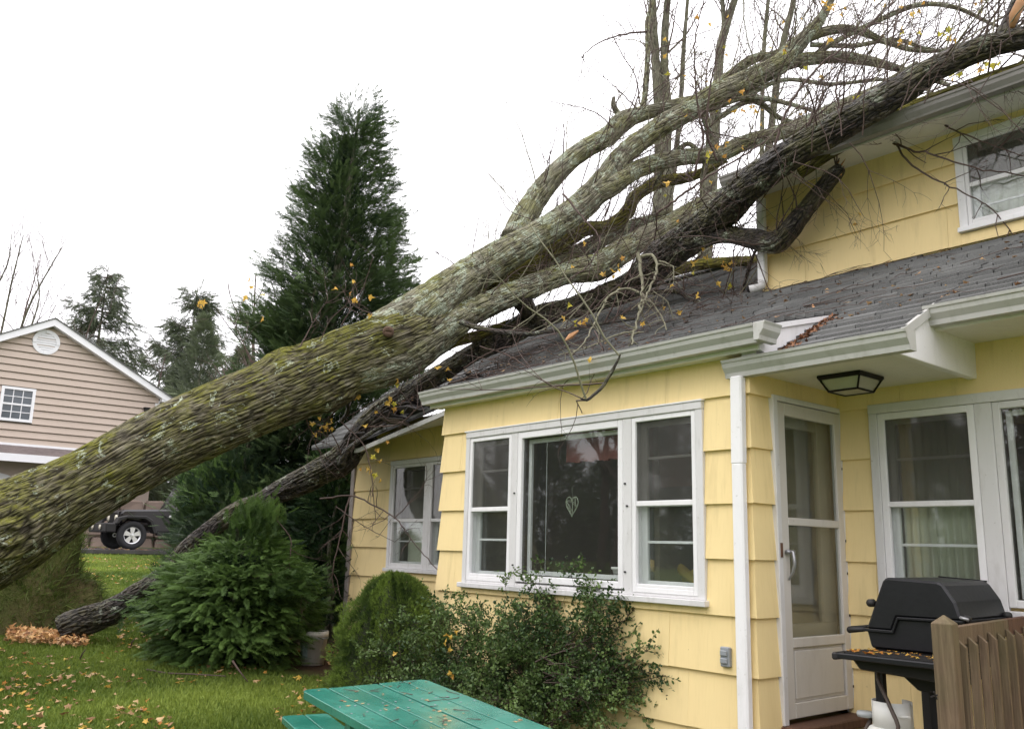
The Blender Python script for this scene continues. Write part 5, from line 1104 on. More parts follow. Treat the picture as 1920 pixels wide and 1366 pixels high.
for (px, py, w_) in [(1195, 1148, 6.15), (1225, 1160, 6.1), (1200, 1172, 6.1), (1232, 1226, 6.05), (1212, 1208, 6.05), (1222, 1218, 5.95), (1268, 1272, 5.95), (1272, 1286, 5.9), (1258, 1298, 5.9), (1240, 1268, 5.9), (1235, 1288, 6.0), (1225, 1330, 5.9), (740, 1190, 7.0), (775, 1165, 7.1), (800, 1220, 6.9), (830, 1150, 7.0), (870, 1140, 7.0), (890, 1160, 6.8), (930, 1150, 6.8), (1000, 1140, 6.6), (1060, 1160, 6.5), (905, 1200, 6.7), (950, 1120, 6.8), (985, 1190, 6.5), (1035, 1115, 6.6), (1035, 1210, 6.3), (1075, 1130, 6.4), (1110, 1170, 6.3), (1160, 1130, 6.3), (1175, 1135, 6.2), (1205, 1160, 6.15), (1180, 1210, 6.1), (1235, 1235, 6.0), (1255, 1282, 5.95), (1240, 1300, 5.95), (1190, 1260, 6.0), (1180, 1330, 5.9), (1130, 1280, 6.0), (1090, 1330, 5.9), (860, 1290, 6.4), (930, 1260, 6.4), (780, 1290, 6.7), (1000, 1300, 6.1), (1060, 1250, 6.2), (730, 1240, 7.0), (1120, 1220, 6.2), (1270, 1278, 5.95), (1262, 1292, 5.9), (1215, 1152, 6.1), (1225, 1195, 6.05), (1230, 1236, 6.0), (1255, 1270, 5.95), (1200, 1250, 6.0), (1245, 1240, 6.0), (1210, 1290, 5.95), (760, 1330, 6.6), (820, 1320, 6.4), (900, 1340, 6.2), (1100, 1200, 6.25), (850, 1210, 6.7), (960, 1330, 6.0), (1020, 1160, 6.5), (1150, 1320, 5.9)]:
    tgt = P(px, py, w_); fx = .35 if px < 1080 else .62
    root = b+np.array([(tgt[0]-b[0])*fx*rng.uniform(.6, 1.1), (tgt[1]-b[1])*.4+rng.normal()*.08, rng.uniform(0, .12)])
    if px > 1100: root = P(1040, 1330, 6.1)*rng.uniform(.99, 1.01)+rng.normal(size=3)*.06; root[2] = rng.uniform(-1.25, -.75)+(.15 if py < 1200 else 0)
    L = np.linalg.norm(tgt-root); bushstem(root, tgt-root+np.array([0, 0, .12 if px < 1190 else .03]), L, .006, 2 if px < 1190 else 1, -.012)
LFV = np.array([(0, 0, 0), (.35, -.28, .06), (.8, -.24, .05), (1, 0, -.05), (.8, .24, .05), (.35, .28, .06)]); LFF = [(0, 1, 2, 3), (0, 3, 4, 5)]
lp_ = np.array(lp_); ld_ = np.array(ld_); X, Y, Z = frames(ld_); print('bush leaves', len(lp_))
tn = np.clip(fbm(lp_*5, 3)*1.8-.5+rng.normal(size=len(lp_))*.2, 0, 1)
scatter('leaves', LFV, LFF, lp_, X, Y, Z, rng.uniform(.017, .032, len(lp_)), M['bush'], e, tn)['kind'] = 'stuff'
BT.build('stems', m_plain('dark_bush_stems', (.05, .035, .025), .8), e)
for k, (px, py, d) in enumerate(((845, 1195, 6.6), (835, 1205, 6.6), (843, 1218, 6.6), (838, 1190, 6.6), (855, 1185, 6.6), (849, 1268, 6.3), (843, 1262, 6.3), (740, 1225, 6.8), (560, 1270, 6.5))):
    leaf_at(P(px, py, d), .035, oak)

# five-gallon bucket
bp = P(588, 1208, 9.75); bp[2] = gz(bp[0], bp[1])+0.0
bk = empty('bucket', tuple(map(float, bp)), 'dirty white plastic bucket on the bare soil beside the wing corner', 'bucket')
m = MB(); m.lathe([(0, .003), (.125, .003), (.150, .30), (.158, .30), (.158, .36), (.150, .362), (.145, .36), (.145, .30), (.12, .02), (0, .02)], bp, 28); m.build('pail', m_white_trim('dirty_bucket_plastic', (.52, .50, .46), (.2, .18, .14), .8), bk, True)
m = MB(); m.lathe([(.159, .285), (.162, .29), (.159, .295)], bp, 28); m.tube([bp+np.array([.16*math.cos(a), .16*math.sin(a)*.2+.02, .30-.14*math.sin(a)]) for a in np.linspace(0, math.pi, 12)], .003, 5); m.build('wire_handle', M['grey_plastic'], bk)
m = MB(); 
for i in range(8):
    a0, a1 = -1.9+i*.12, -1.9+(i+1)*.12; r0, r1 = .1335, .1475
    m.add([(bp[0]+r0*math.cos(a0), bp[1]+r0*math.sin(a0), bp[2]+.08), (bp[0]+r0*math.cos(a1), bp[1]+r0*math.sin(a1), bp[2]+.08), (bp[0]+r1*math.cos(a1), bp[1]+r1*math.sin(a1), bp[2]+.24), (bp[0]+r1*math.cos(a0), bp[1]+r1*math.sin(a0), bp[2]+.24)], [(0, 1, 2, 3)])
m.build('label', m_plain('faded_label', (.25, .33, .30), .7, .4, 40), bk)

# sticks on the lawn
for lab, pts in (('short dark stick standing up from the lawn beside a yellow leaf', [(147, 1258, 9), (152, 1246, 9), (158, 1238, 9)]), ('long crooked brown stick lying on the lawn right of centre', [(272, 1285, 8.6), (310, 1292, 8.5), (360, 1294, 8.4), (420, 1298, 8.3)]),
                 ('short black stick propped at a slant on the lawn', [(433, 1272, 8.4), (445, 1290, 8.35), (462, 1312, 8.3)]), ('forked pale stick in the grass near the black trunk base', [(248, 1188, 9.9), (250, 1177, 9.9), (256, 1170, 9.9)])):
    m = MB(); q = [P(*p) for p in pts]; g0 = min(0, *[0]); 
    sh_ = gz(q[0][0], q[0][1])+.012-min(v[2] for v in q); q = [v+np.array([0, 0, sh_]) for v in q]; m.tube(q, np.linspace(.011, .005, len(q)), 6)
    tag(m.build('fallen_stick', M['twig'], None, True), lab, 'stick')

# ================================================================== BACKGROUND TREES
def spruce(px, ytop, dep, R0, lab, n_wh=26, lean=0, dens=1.0, mat='spruce'):
    b = P(px, 1000, dep); b[2] = -.3; top = P(px, ytop, dep); H = top[2]-b[2]
    e = empty('spruce_tree', tuple(map(float, b)), lab, 'tree'); tree_trunk(e, b, b+np.array([0, 0, H]), .2)
    pos, D, bt = [], [], Tubes(4)
    for k in range(int(n_wh*6.5)):
        t = .18+.80*rng.random(); a = rng.uniform(0, 6.283); L = R0*(1-t)**.75*rng.uniform(.55, 1.15)+.15; p0 = b+np.array([0, 0, H*t]); d = np.array([math.cos(a), math.sin(a), .35-.3*(1-t)]); pts = [p0]
        for j in range(8): pts.append(p0+d*L*(j+1)/8+np.array([0, 0, -.18*L*math.sin(j/8*2.2)+.28*L*(j/8)**2.5]))
        bt.add(pts, np.linspace(.03, .006, 9)); pts = np.array(pts)
        m_ = int(L*34*dens); tt = rng.random(m_)**.7; ix = (tt*7.99).astype(int); f_ = (tt*8-ix)[:, None]; pp = pts[ix]*(1-f_)+pts[ix+1]*f_
        pos.append(pp+rng.normal(size=(m_, 3))*.07); D.append(unit(d)[None]*.7+rng.normal(size=(m_, 3))*.4-np.array([0, 0, .6]))
    pos = np.vstack(pos); D = np.vstack(D); X, Y, Z = frames(D); n = len(pos)
    scatter('needles', SPV*np.array([1, .55, 1]), SPF, pos, X, Y, Z, rng.uniform(.32, .8, n), M[mat], e, rng.random(n)); bt.build('branches', M['twig'], e)
spruce(140, 462, 46, 4.6, 'sparse dark spruce rising behind the gable of the tan house', 24, dens=.9)
spruce(322, 503, 44, 4.6, 'grey-green spruce with drooping boughs right of the tan house roof', 28, dens=1.0)
spruce(215, 640, 47, 3.0, 'low dark spruce peeking over the right slope of the tan roof', 14, dens=.9)
b = P(352, 1000, 36); b[2] = -.4
for (px, yt, dep, R0, lab, tb_) in ((345, 570, 34, 1.9, 'soft olive-green cedar beside the grey-green spruce', .2), (425, 640, 30, 1.4, 'small green cedar just above the leaning trunk', .15), (300, 680, 36, 1.8, 'rounded green cedar touching the tan house corner', .15)):
    b = P(px, 1000, dep); b[2] = -.4; H = P(px, yt, dep)[2]-b[2]; e = empty('cedar_tree', tuple(map(float, b)), lab, 'tree'); tree_trunk(e, b, b+np.array([0, 0, H*.9]), .14)
    cone_crown('crown', b, H, R0, 4200, .5, M['spruce'], e, prof, .05, (0, 0), .3, tb_, .3)

def bare_tree(base, H, r0, lab, n_limb=9, seed_dir=(0, 0, 1), spread=.55, group=None, stems=1, mat='greybark', wid=.0):
    e = empty('bare_tree', tuple(map(float, base)), lab, 'tree', group)
    Tb = Tubes(4)
    for s_ in range(stems):
        d = unit(np.array(seed_dir)+rng.normal(size=3)*.10*(stems > 1)); pts = [np.array(base, float)+rng.normal(size=3)*.1*(stems > 1)*np.array([1, 1, 0])]
        for i in range(9): d = unit(d+rng.normal(size=3)*.05+np.array([0, 0, .05])); pts.append(pts[-1]+d*H/9)
        rr = np.linspace(r0, r0*.12, 10)/(1 if stems == 1 else 1.5); limb('trunk', [(*p, r) for p, r in zip(pts, rr)], M[mat], e, .12, 16, .012)
        for k in range(n_limb):
            i = int(rng.integers(3, 9)); sd_ = rdir(); sd_[2] = 0; grow(Tb, pts[i], unit(np.array([0, 0, .8])+unit(sd_)*spread*rng.uniform(.6, 1.5)), H*.36*rng.uniform(.6, 1.1), rr[i]*.45, 2, .06, .10, 5, None, .6, .6)
    o = Tb.build('crown', M['twig'] if mat != 'greybark' else M['greybark'], e); return e
def stem_tree(lab, stems, dep, kids=7, Ls=2.0):
    b = P(stems[0][0][0], stems[0][0][1], dep); e = empty('bare_tree', tuple(map(float, b)), lab, 'tree'); Tb = Tubes(4)
    for st in stems:
        w_ = [(*P(x, y, dep), .5*wd*dep/F_PX) for x, y, wd in st]; limb('trunk' if st is stems[0] else 'stem', w_, M['greybark'], e, .12, 18, .012)
        w_ = np.array(w_)
        for k in range(kids):
            t = rng.uniform(.25, 1); p, d, r = along(w_, t); s_ = rdir(); s_[2] = 0
            grow(Tb, p, unit(np.array([0, 0, 1.])+unit(s_)*rng.uniform(.25, .8)), Ls*rng.uniform(.5, 1.2), max(.012, r*.28), 2, .05, .09, 4, None, .6, .55)
    Tb.build('crown', M['twig'], e); return e
stem_tree('thick-stemmed bare tree rising behind the roof left of the downspout', [[(1238, 640, 42), (1240, 480, 40), (1244, 340, 36), (1238, 220, 24), (1232, 150, 18), (1226, 60, 15), (1222, -40, 12)], [(1244, 345, 24), (1251, 220, 18), (1246, 120, 15), (1248, 40, 14), (1258, -40, 10)], [(1243, 420, 14), (1262, 330, 12), (1276, 200, 9), (1282, 90, 8), (1292, -30, 6)]], 19, 5, 1.8)
stem_tree('leafless tree with a slanting stem behind the tangled branches', [[(1318, 520, 28), (1328, 400, 26), (1338, 260, 22), (1346, 150, 18), (1352, 85, 16), (1366, 35, 14), (1388, -30, 11)], [(1352, 88, 10), (1357, 40, 9), (1351, -30, 7)]], 22, 7, 2.2)
stem_tree('slender leafless tree behind the upper roof edge', [[(1425, 420, 15), (1445, 250, 14), (1457, 150, 13), (1466, 90, 12), (1480, 35, 11), (1495, -30, 8)], [(1428, 330, 9), (1430, 160, 8), (1433, 80, 8), (1444, -30, 6)]], 24, 7, 2.4)
for (px, dep, H, lab, dr__) in ((-60, 40, 15, 'leafless tree with upswept twigs behind the left slope of the tan roof', (.16, .12, 1)), (20, 43, 13, 'thin leafless tree leaning right behind the tan roof', (.3, .2, 1)), (455, 24, 8.2, 'bare twiggy sapling between the cedar and the tall conifer', (0, 0, 1)), (470, 20, 6.6, 'bare grey bush just left of the tall conifer', (0.05, 0.05, 1)), (235, 42, 9.5, 'leafless tree showing between the two spruces', (0.1, 0.1, 1))):
    b = P(px, 1000, dep); b[2] = -.5; bare_tree(b, H, .13, lab, 9, dr__, .6, None, 1, 'twig')
stem_tree('group of slanting leafless stems behind the left slope of the tan roof', [[(-20, 720, 5), (5, 610, 4), (24, 520, 3), (44, 440, 1.5)], [(25, 660, 5), (52, 580, 4), (86, 515, 2.5), (118, 462, 1.2)], [(-30, 640, 4), (-5, 540, 3), (15, 490, 2), (22, 440, 1)], [(40, 660, 3.5), (66, 590, 3), (74, 545, 2), (66, 500, 1)]], 41, 14, 3.6)
# trees behind the photographer, mirrored in the panes; evergreens added to darken the reflection
k0 = bare_tree(np.array([-17., -17, -1.6]), 15, .22, 'tall leafless tree across the yard, seen mirrored in the window panes', 34, (0, 0, 1), .9, 'leafless trees mirrored in the panes', 1, 'twig')
for (x, y, s_, rz_) in ((-24, -19, 1.0, 1), (-12, -21, .9, 2), (-30, -24, 1.1, 3), (-7, -20, .9, 4), (-36, -20, 1.1, 5), (1, -19, .9, 2.5), (-20, -27, 1.1, .4), (8, -16, .9, 5.5), (14, -9, .9, 1.5), (-18, -9.5, .7, 1.2), (-21, -12, .8, 2.2), (-14, -13, .7, 3.9), (-25, -11, .8, 5), (-9, -10, .65, .6), (-11.5, -13, .7, 3.1)):  # nearest copies added on the reflected sight lines to darken the panes
    c = copy_tree(k0); c.location = (x, y, -1.6); c.scale = (s_,)*3; c.rotation_euler = (0, 0, rz_)
def backconifer(x, y, H, R, lab):
    b = np.array([x, y, -1.6]); e = empty('conifer_tree', tuple(b), lab, 'tree', 'unseen evergreens added to darken the panes'); tree_trunk(e, b, b+np.array([0, 0, H]), .2)
    cone_crown('crown', b, H, R, 2600, .75, M['arbfar'], e, prof, .05, (0, 0), .3, 0, .2); return e
k1 = backconifer(-17, -34, 7, 3.4, 'unseen dark evergreen added behind the camera to darken the pane reflections')
for (x, y, s_) in ((-28, -15, .9), (-25, -19, 1.0), (-21, -17, .75), (-31, -19, 1.0), (-12.5, -17, .8), (-8, -17, .7), (-27, -36, 1.1), (-9, -34, 1.2), (-3, -33, 1), (5, -30, 1.2), (-40, -32, 1.1), (13, -22, 1.3), (19, -12, 1.2), (-22, -38, 1.3), (-6, -37, 1.3), (1, -35, 1.2), (-13, -37, 1.1), (-33, -38, 1.3), (20, -28, 1.4), (22, -2, 1.2)):
    c = copy_tree(k1); c.location = (x, y, -1.6); c.scale = (s_,)*3

# ================================================================== TAN HOUSE ACROSS THE DRIVE
NX = -32.0
nh = empty('neighbour_house', (NX, 6.3, -.35), 'two-storey tan clapboard house with white gable trim beyond the driveway', 'house')
ya, za, ye, ze, yl = 6.35, 7.10, 10.25, 5.02, 2.45
slope = (za-ze)/(ye-ya)
zr_ = lambda y: za-slope*abs(y-ya)
m = MB(); m.prism([(yl+.1, -.5), (ye-.15, -.5), (ye-.15, zr_(ye-.15)-.12), (ya, za-.12), (yl+.1, zr_(yl+.1)-.12)], lambda p, t: (t, p[0], p[1]), NX-12, NX-.03); nw = m.build('wall', M['vinyl'], nh)
hs = [(5.12, 6.12, 3.60, 4.72)]
zz_ = 2.86; k = 0
while zz_ < za-.2:
    z1 = zz_+.235
    half = (za-.12-zz_)/slope-.02; a, b2 = max(yl+.12, ya-half), min(ye-.18, ya+half); half1 = max(.02, (za-.12-z1)/slope); a1, b1 = max(yl+.12, ya-half1), min(ye-.18, ya+half1)
    for (p, q, c, d) in holes_split(a, b2, zz_, z1, hs):
        pa, qa = max(p, a1) if p == a else p, min(q, b1) if q == b2 else q
        if qa-pa < .05: continue
        m = MB(); m.hexa([(NX+.055, p, c), (NX+.055, q, c), (NX-.02, q, c), (NX-.02, p, c), (NX+.012, pa, d-.035), (NX+.012, qa, d-.035), (NX-.02, qa, d-.035), (NX-.02, pa, d-.035)]); m.build('siding_board', M['vinyl'], nw)
    zz_ = z1
for sgn, y1, z1 in ((1, ye+.25, zr_(ye+.25)), (-1, yl-.25, zr_(yl-.25))):
    m = MB(); m.prism([(ya, za+.02), (y1, z1+.02), (y1, z1-.20), (ya, za-.22)], lambda p, t: (t, p[0], p[1]), NX+.02, NX+.30); m.build('rake_board', M['farwhite'], nh)
    m = MB(); m.prism([(ya, za+.06), (y1, z1+.06), (y1, z1+.022), (ya, za+.022)], lambda p, t: (t, p[0], p[1]), NX-12.3, NX+.34); m.build('roof', M['shingle'], nh)
m = MB(); m.box(NX-.0, NX+.28, ye-.14, ye+.28, 4.78, 4.96); m.build('eave_return', M['farwhite'], nh)
m = MB(); m.box(NX, NX+.035, ye-.28, ye-.14, 2.8, 4.82); m.build('corner_board', M['farwhite'], nh)
vc = (NX+.02, 6.22, 6.33)
m = MB(); m.lathe([(0, .0), (.42, .0), (.42, .045), (.30, .05), (.30, .02), (0, .02)], vc, 36, 'x'); vt = m.build('gable_vent', M['farwhite'], nh, False)
for i in range(7):
    z = -.24+i*.08; h_ = math.sqrt(.30**2-z*z); m = MB(); m.bar((vc[0]+.03, vc[1]-h_, vc[2]+z), (vc[0]+.03, vc[1]+h_, vc[2]+z), .03, .045); m.build('vent_louvre', M['farwhite'], vt)
for a in range(4):
    m = MB(); an = a*math.pi/2; m.box(vc[0]+.03, vc[0]+.07, vc[1]+.36*math.cos(an)-.05, vc[1]+.36*math.cos(an)+.05, vc[2]+.36*math.sin(an)-.05, vc[2]+.36*math.sin(an)+.05); m.build('keystone', M['farwhite'], vt)
fn = Fr((NX, 0, 0), (0, 1, 0), (1, 0, 0)); nwn = empty('window', (0, 0, 0), None, None); nwn.parent = nh; nwn.location = (0, 0, 0)
def nb(fn_, nm, mat, par=None):
    mm = MB(); fn_(mm); me_o = mm.build(nm, mat, None); me_o.parent = par or nh; me_o.matrix_parent_inverse = Matrix.Translation((-NX, -6.3, .35)) if (par is None or par is nwn) else Matrix.Identity(4); return me_o
nb(lambda m: fn.ring(m, 5.12, 6.12, 3.60, 4.72, .09, .0, .05), 'window_frame', M['farwhite']); nb(lambda m: fn.box(m, 5.21, 6.03, -.01, .0, 3.69, 4.63), 'window_pane', M['farglass'])
nb(lambda m: (fn.box(m, 5.21, 6.03, .0, .03, 4.13, 4.19), [fn.box(m, u-.012, u+.012, .0, .02, 3.69, 4.63) for u in (5.48, 5.76)], [fn.box(m, 5.21, 6.03, .0, .018, z-.012, z+.012) for z in (3.91, 4.41)]), 'window_muntins', M['farwhite'])
# skirt roof, dark recess, arched garage door
m = MB(); m.hexa([(NX+1.1, yl-.3, 2.42), (NX+1.1, ye-.1, 2.42), (NX, ye-.1, 2.42), (NX, yl-.3, 2.42), (NX+1.1, yl-.3, 2.46), (NX+1.1, ye-.1, 2.46), (NX+.02, ye-.1, 2.84), (NX+.02, yl-.3, 2.84)]); m.build('skirt_roof', M['stone'] if 0 else m_shingle('brown_shingle', (.13, .105, .10)), nh)
m = MB(); m.box(NX+1.1, NX+1.14, yl-.3, ye-.1, 2.24, 2.48); m.build('skirt_fascia', M['farwhite'], nh); m = MB(); m.box(NX+.02, NX+.06, yl-.3, ye-.1, 2.80, 2.90); m.build('skirt_flashing', M['farwhite'], nh)
m = MB(); ar = [(4.2, -.3), (6.5, -.3), (6.5, 1.55)]+[(5.35+1.15*math.cos(a), 1.55+.42*math.sin(a)) for a in np.linspace(.1, math.pi-.1, 12)]+[(4.2, 1.55)]
m.prism(ar, lambda p, t: (t, p[0]-.45, p[1]), NX+.0, NX+.05); m.build('garage_door', M['farwhite'], nh)
nb(lambda m: (m.box(NX+.05, NX+.16, 9.60, 9.74, 4.28, 4.50), m.box(NX+.02, NX+.2, 9.57, 9.77, 4.50, 4.53)), 'wall_lamp', M['black_matte'])
# stone retaining wall behind the car
sw = empty('stone_wall', (-30.95, 8.5, -.4), 'low brown boulder retaining wall behind the black car', 'wall')
y = 6.0
for r_ in range(4):
    y = 6.6+r_*.45
    while y < 13:
        L = random.uniform(.5, 1.1); z0 = -.4+r_*.42; m = MB(); j = lambda s=.05: random.uniform(-s, s)
        m.hexa([(-30.9+j(), y, z0+j(.03)), (-30.9+j(), y+L-.04, z0), (-31.3, y+L-.04, z0), (-31.3, y, z0), (-30.95+j(), y+.05, z0+.38+j()), (-30.95+j(), y+L-.1, z0+.38+j()), (-31.3, y+L-.1, z0+.38), (-31.3, y+.05, z0+.38)])
        m.build('boulder', M['stone'], sw, bevel=.05); y += L

# ================================================================== PARKED CAR
JX, JY, JZ = -26.0, 7.87, -.325     # near side plane, front hub, road
car = empty('parked_car', (-26.85, JY+1.4, JZ), 'black boxy four-wheel-drive car parked on the wet driveway beyond the mound', 'car')
jy = lambda y: JY+y; jz = lambda z: JZ+z
def side(poly, x0, x1, nm, mat, bev=.03): m = MB(); m.prism(poly, lambda p, t: (t, jy(p[0]), jz(p[1])), x0, x1); return m.build(nm, M[mat] if isinstance(mat, str) else mat, car, bevel=bev)
side([(-.28, .62), (-.30, 1.02), (-.22, 1.10), (1.15, 1.17), (1.15, .48), (.62, .48), (.5, .75), (-.1, .80)], -27.45, -26.22, 'hood', 'carpaint', .05)
side([(1.15, .46), (1.15, 1.16), (3.5, 1.16), (3.6, .50), (3.35, .46), (3.25, .78), (2.55, .78), (2.4, .46)], -27.68, -26.02, 'body', 'carpaint', .04)
side([(1.20, 1.16), (1.52, 1.74), (3.45, 1.78), (3.6, 1.16)], -27.55, -26.14, 'cab', 'carglass', .03)
side([(1.18, 1.16), (1.24, 1.16), (1.56, 1.74), (1.50, 1.76)], -27.58, -26.10, 'windscreen_frame', 'carpaint', .01)
side([(1.48, 1.74), (3.5, 1.78), (3.5, 1.86), (1.5, 1.83)], -27.58, -26.10, 'roof', 'black_matte', .03)
side([(2.35, 1.16), (2.45, 1.16), (2.45, 1.76), (2.35, 1.76)], -26.15, -26.09, 'door_pillar', 'carpaint', .01)
fl_ = [(-.50, .70), (-.42, .88), (-.18, .94), (.32, .94), (.52, .82), (.66, .46), (.56, .46), (.44, .76), (.28, .86), (-.20, .86), (-.36, .78), (-.42, .70)]
for x0, x1 in ((-26.24, -25.92), (-27.78, -27.46)): side(fl_, x0, x1, 'fender', 'black_matte', .015)
side([(p[0]+2.92, p[1]) for p in fl_], -26.24, -25.92, 'fender', 'black_matte', .015)
side([(.66, .40), (2.5, .40), (2.5, .50), (.66, .50)], -26.1, -25.95, 'side_step', 'black_matte', .01)
side([(-.72, .46), (-.74, .72), (-.45, .72), (-.45, .46)], -27.72, -25.98, 'bumper', 'black_matte', .03)
m = MB(); m.box(-27.3, -26.35, jy(-.33), jy(-.28), jz(.66), jz(1.06)); gr_ = m.build('grille', M['carpaint'], car, bevel=.01)
for k in range(7):
    m = MB(); x = -27.13+k*.10; m.box(x, x+.045, jy(-.345), jy(-.325), jz(.70), jz(1.02)); m.build('grille_slot', M['black_matte'], gr_)
for x in (-27.2, -26.47):
    m = MB(); m.tube([(x, jy(-.31), jz(.86)), (x, jy(-.37), jz(.86))], .095, 16); m.build('headlight', M['lens'], car, True)
    m = MB(); m.tube([(x, jy(-.74), jz(.60)), (x, jy(-.77), jz(.60))], .07, 14); m.build('fog_lamp', M['lens'], car, True)
m = MB(); m.box(-26.02, -25.95, jy(-.40), jy(-.30), jz(.80), jz(.86)); m.build('turn_signal', M['amber'], car)
m = MB(); m.tube([(-26.02, jy(1.0), jz(.95)), (-25.99, jy(1.0), jz(.95))], .035, 10); m.build('badge', M['alloy'], car)
m = MB(); m.box(-25.98, -25.86, jy(1.42), jy(1.50), jz(1.20), jz(1.38)); m.build('side_mirror', M['black_matte'], car, bevel=.02)
for hx, hy in ((-25.96, 0), (-25.96, 2.92), (-27.74, 0), (-27.74, 2.92)):
    sgn = 1 if hx > -26.5 else -1; c = (hx-.12*sgn, jy(hy), jz(.395)); wh = empty('wheel', (0, 0, 0), None, None); wh.parent = car; wh.matrix_parent_inverse = car.matrix_basis.inverted() if False else Matrix.Translation((26.85, -(JY+1.4), -JZ))
    m = MB(); m.lathe([(.23, -.10), (.33, -.11), (.385, -.09), (.395, -.05), (.395, .05), (.385, .09), (.33, .11), (.235, .10), (.235, .02), (.23, -.10)], c, 40, 'x'); m.build('tyre', M['rubber'], wh, True)
    m = MB(); m.lathe([(.0, .03*sgn), (.06, .035*sgn), (.07, .01*sgn), (.24, .0), (.24, -.02*sgn)], c, 30, 'x'); m.build('wheel_well', M['black_matte'], wh)
    m = MB(); m.lathe([(.205, .06*sgn), (.235, .085*sgn), (.242, .06*sgn), (.24, .0), (.205, .03*sgn), (.205, .06*sgn)], c, 40, 'x'); m.lathe([(0, .085*sgn), (.05, .08*sgn), (.065, .04*sgn), (0, .04*sgn)], c, 18, 'x')
    for k in range(5):
        a = math.pi/2+k*2*math.pi/5; d = np.array([0, math.cos(a), math.sin(a)]); n_ = np.array([0, -math.sin(a), math.cos(a)]); cc_ = np.array(c)+np.array([.05*sgn, 0, 0]); i0, i1 = cc_+d*.03, cc_+d*.225; xx = np.array([.02, 0, 0])
        m.hexa([i0-n_*.035-xx, i0+n_*.035-xx, i0+n_*.035+xx, i0-n_*.035+xx, i1-n_*.075-xx, i1+n_*.075-xx, i1+n_*.075+xx, i1-n_*.075+xx])
    m.build('rim', M['alloy'], wh)

# ================================================================== PICNIC TABLE
tbA = np.array([-4.362, 2.247, -.75]); yw = -.12
tu = unit([math.cos(yw), math.sin(yw), -.04]); tv = unit(np.cross([0, 0, 1], tu)+np.array([0, 0, .017])); tw = np.cross(tu, tv)
tbl = empty('picnic_table', (float(tbA[0]), float(tbA[1]), -1.5), 'wet green-painted wooden picnic table with fallen twigs on top', 'picnic table')
TP = lambda u, v, w_: tbA+tu*u+tv*v+tw*w_
def plank(u0, u1, v0, v1, w0, w1, nm, rc=(0, 0), par=None, mat='table'):
    """board with rounded corners at the left end: rc = radius at v0, v1"""
    pl_ = [(u1, v0), (u1, v1)]
    r = rc[1]; pl_ += [(u0+r-r*math.sin(a), v1-r+r*math.cos(a)) for a in np.linspace(0, math.pi/2, 6)] if r else [(u0, v1)]
    r = rc[0]; pl_ += [(u0+r-r*math.cos(a), v0+r-r*math.sin(a)) for a in np.linspace(0, math.pi/2, 6)] if r else [(u0, v0)]
    m = MB(); m.prism(pl_, lambda p, t: TP(p[0], p[1], t), w0, w1); return m.build(nm, M[mat], par or tbl, bevel=.002)
for i in range(5):
    w_ = .138; v0 = i*(w_+.008); plank(random.uniform(-.004, .006)+(.012 if i in (1, 3) else 0), 1.9, v0, v0+w_-.003, -.038+random.uniform(-.001, .001), random.uniform(-.0015, .0015), 'plank', (.045 if i == 0 else 0, .045 if i == 4 else 0))
for u in (.46, .60):
    for i in range(5):
        for dv in (.03, .108): m = MB(); c_ = TP(u, i*.146+dv, .0015); m.tube([c_, c_+tw*.002], .0055, 8); m.build('screw', M['grey_plastic'], tbl)
for u in (.55, 1.6):
    m = MB(); m.bar(TP(u+.045, .02, -.065), TP(u+.045, .70, -.065), .04, .05); m.build('crossbeam', M['table'], tbl)
    for s0, s1 in ((.10, .0), (.62, .72)):
        a, b = TP(u-.045, s0, -.04), TP(u-.045, s1, -.75); m = MB(); m.bar(a, b, .09, .04, tuple(tu)); m.build('leg', M['table'], tbl)
bz = -1.04; b0 = P(527, 1341, 1); b0 = b0*(bz/b0[2]); b1 = P(606, 1329, 1); b1 = b1*(bz/b1[2]); b2 = P(657, 1366, 1); b2 = b2*(bz/b2[2])
bu = unit(b2-b1); bv = np.cross([0, 0, 1], bu); bW = float(np.dot(b1-b0, bv)); print('bench', b0, b1, bu, bW)
bench = empty('bench', (float(b0[0]), float(b0[1]), -1.5), 'green-painted wooden bench pushed under the left end of the picnic table', 'bench')
BP = lambda u, v, w_: b0+bu*u+bv*v+np.array([0, 0, w_])
for k in range(2):
    v0 = k*bW/2; v1 = v0+bW/2-.006; r = .035; q = [(1.3, v0), (1.3, v1)]
    if k == 1: q += [(r-r*math.sin(a), v1-r+r*math.cos(a)) for a in np.linspace(0, math.pi/2, 6)]+[(0, v0)]
    else: q += [(0, v1)]+[(r-r*math.cos(a), v0+r-r*math.sin(a)) for a in np.linspace(0, math.pi/2, 6)]
    m = MB(); m.prism(q, lambda p, t: BP(p[0], p[1], t), -.038, 0); m.build('plank', M['table'], bench, bevel=.004)
for u in (.2, 1.1):
    m = MB(); m.bar(BP(u, .02, -.24), BP(u, bW-.02, -.24), .04, .40); m.build('leg', M['table'], bench)
DT2 = Tubes(4)
for k in range(26):
    u, v = random.uniform(.05, 1.3), random.uniform(.05, .68); a = random.uniform(0, 6.3); L = random.uniform(.03, .14); pts = [TP(u, v, .004)]
    for j in range(3): a += random.uniform(-.5, .5); u += math.cos(a)*L/3; v += math.sin(a)*L/3; pts.append(TP(u, v, .005))
    DT2.add(pts, np.linspace(.0022, .001, 4))
tag(DT2.build('table_twigs', M['twig']), 'small wet twigs scattered on the green table top', 'twigs', kind='stuff')
n = 70; q = np.array([TP(random.uniform(.05, 1.5), random.uniform(.04, .69), .004) for _ in range(n)]); X = np.tile(tu, (n, 1)); an = rng.uniform(0, 6.3, n)[:, None]; X, Y = tu*np.cos(an)+tv*np.sin(an), -tu*np.sin(an)+tv*np.cos(an)
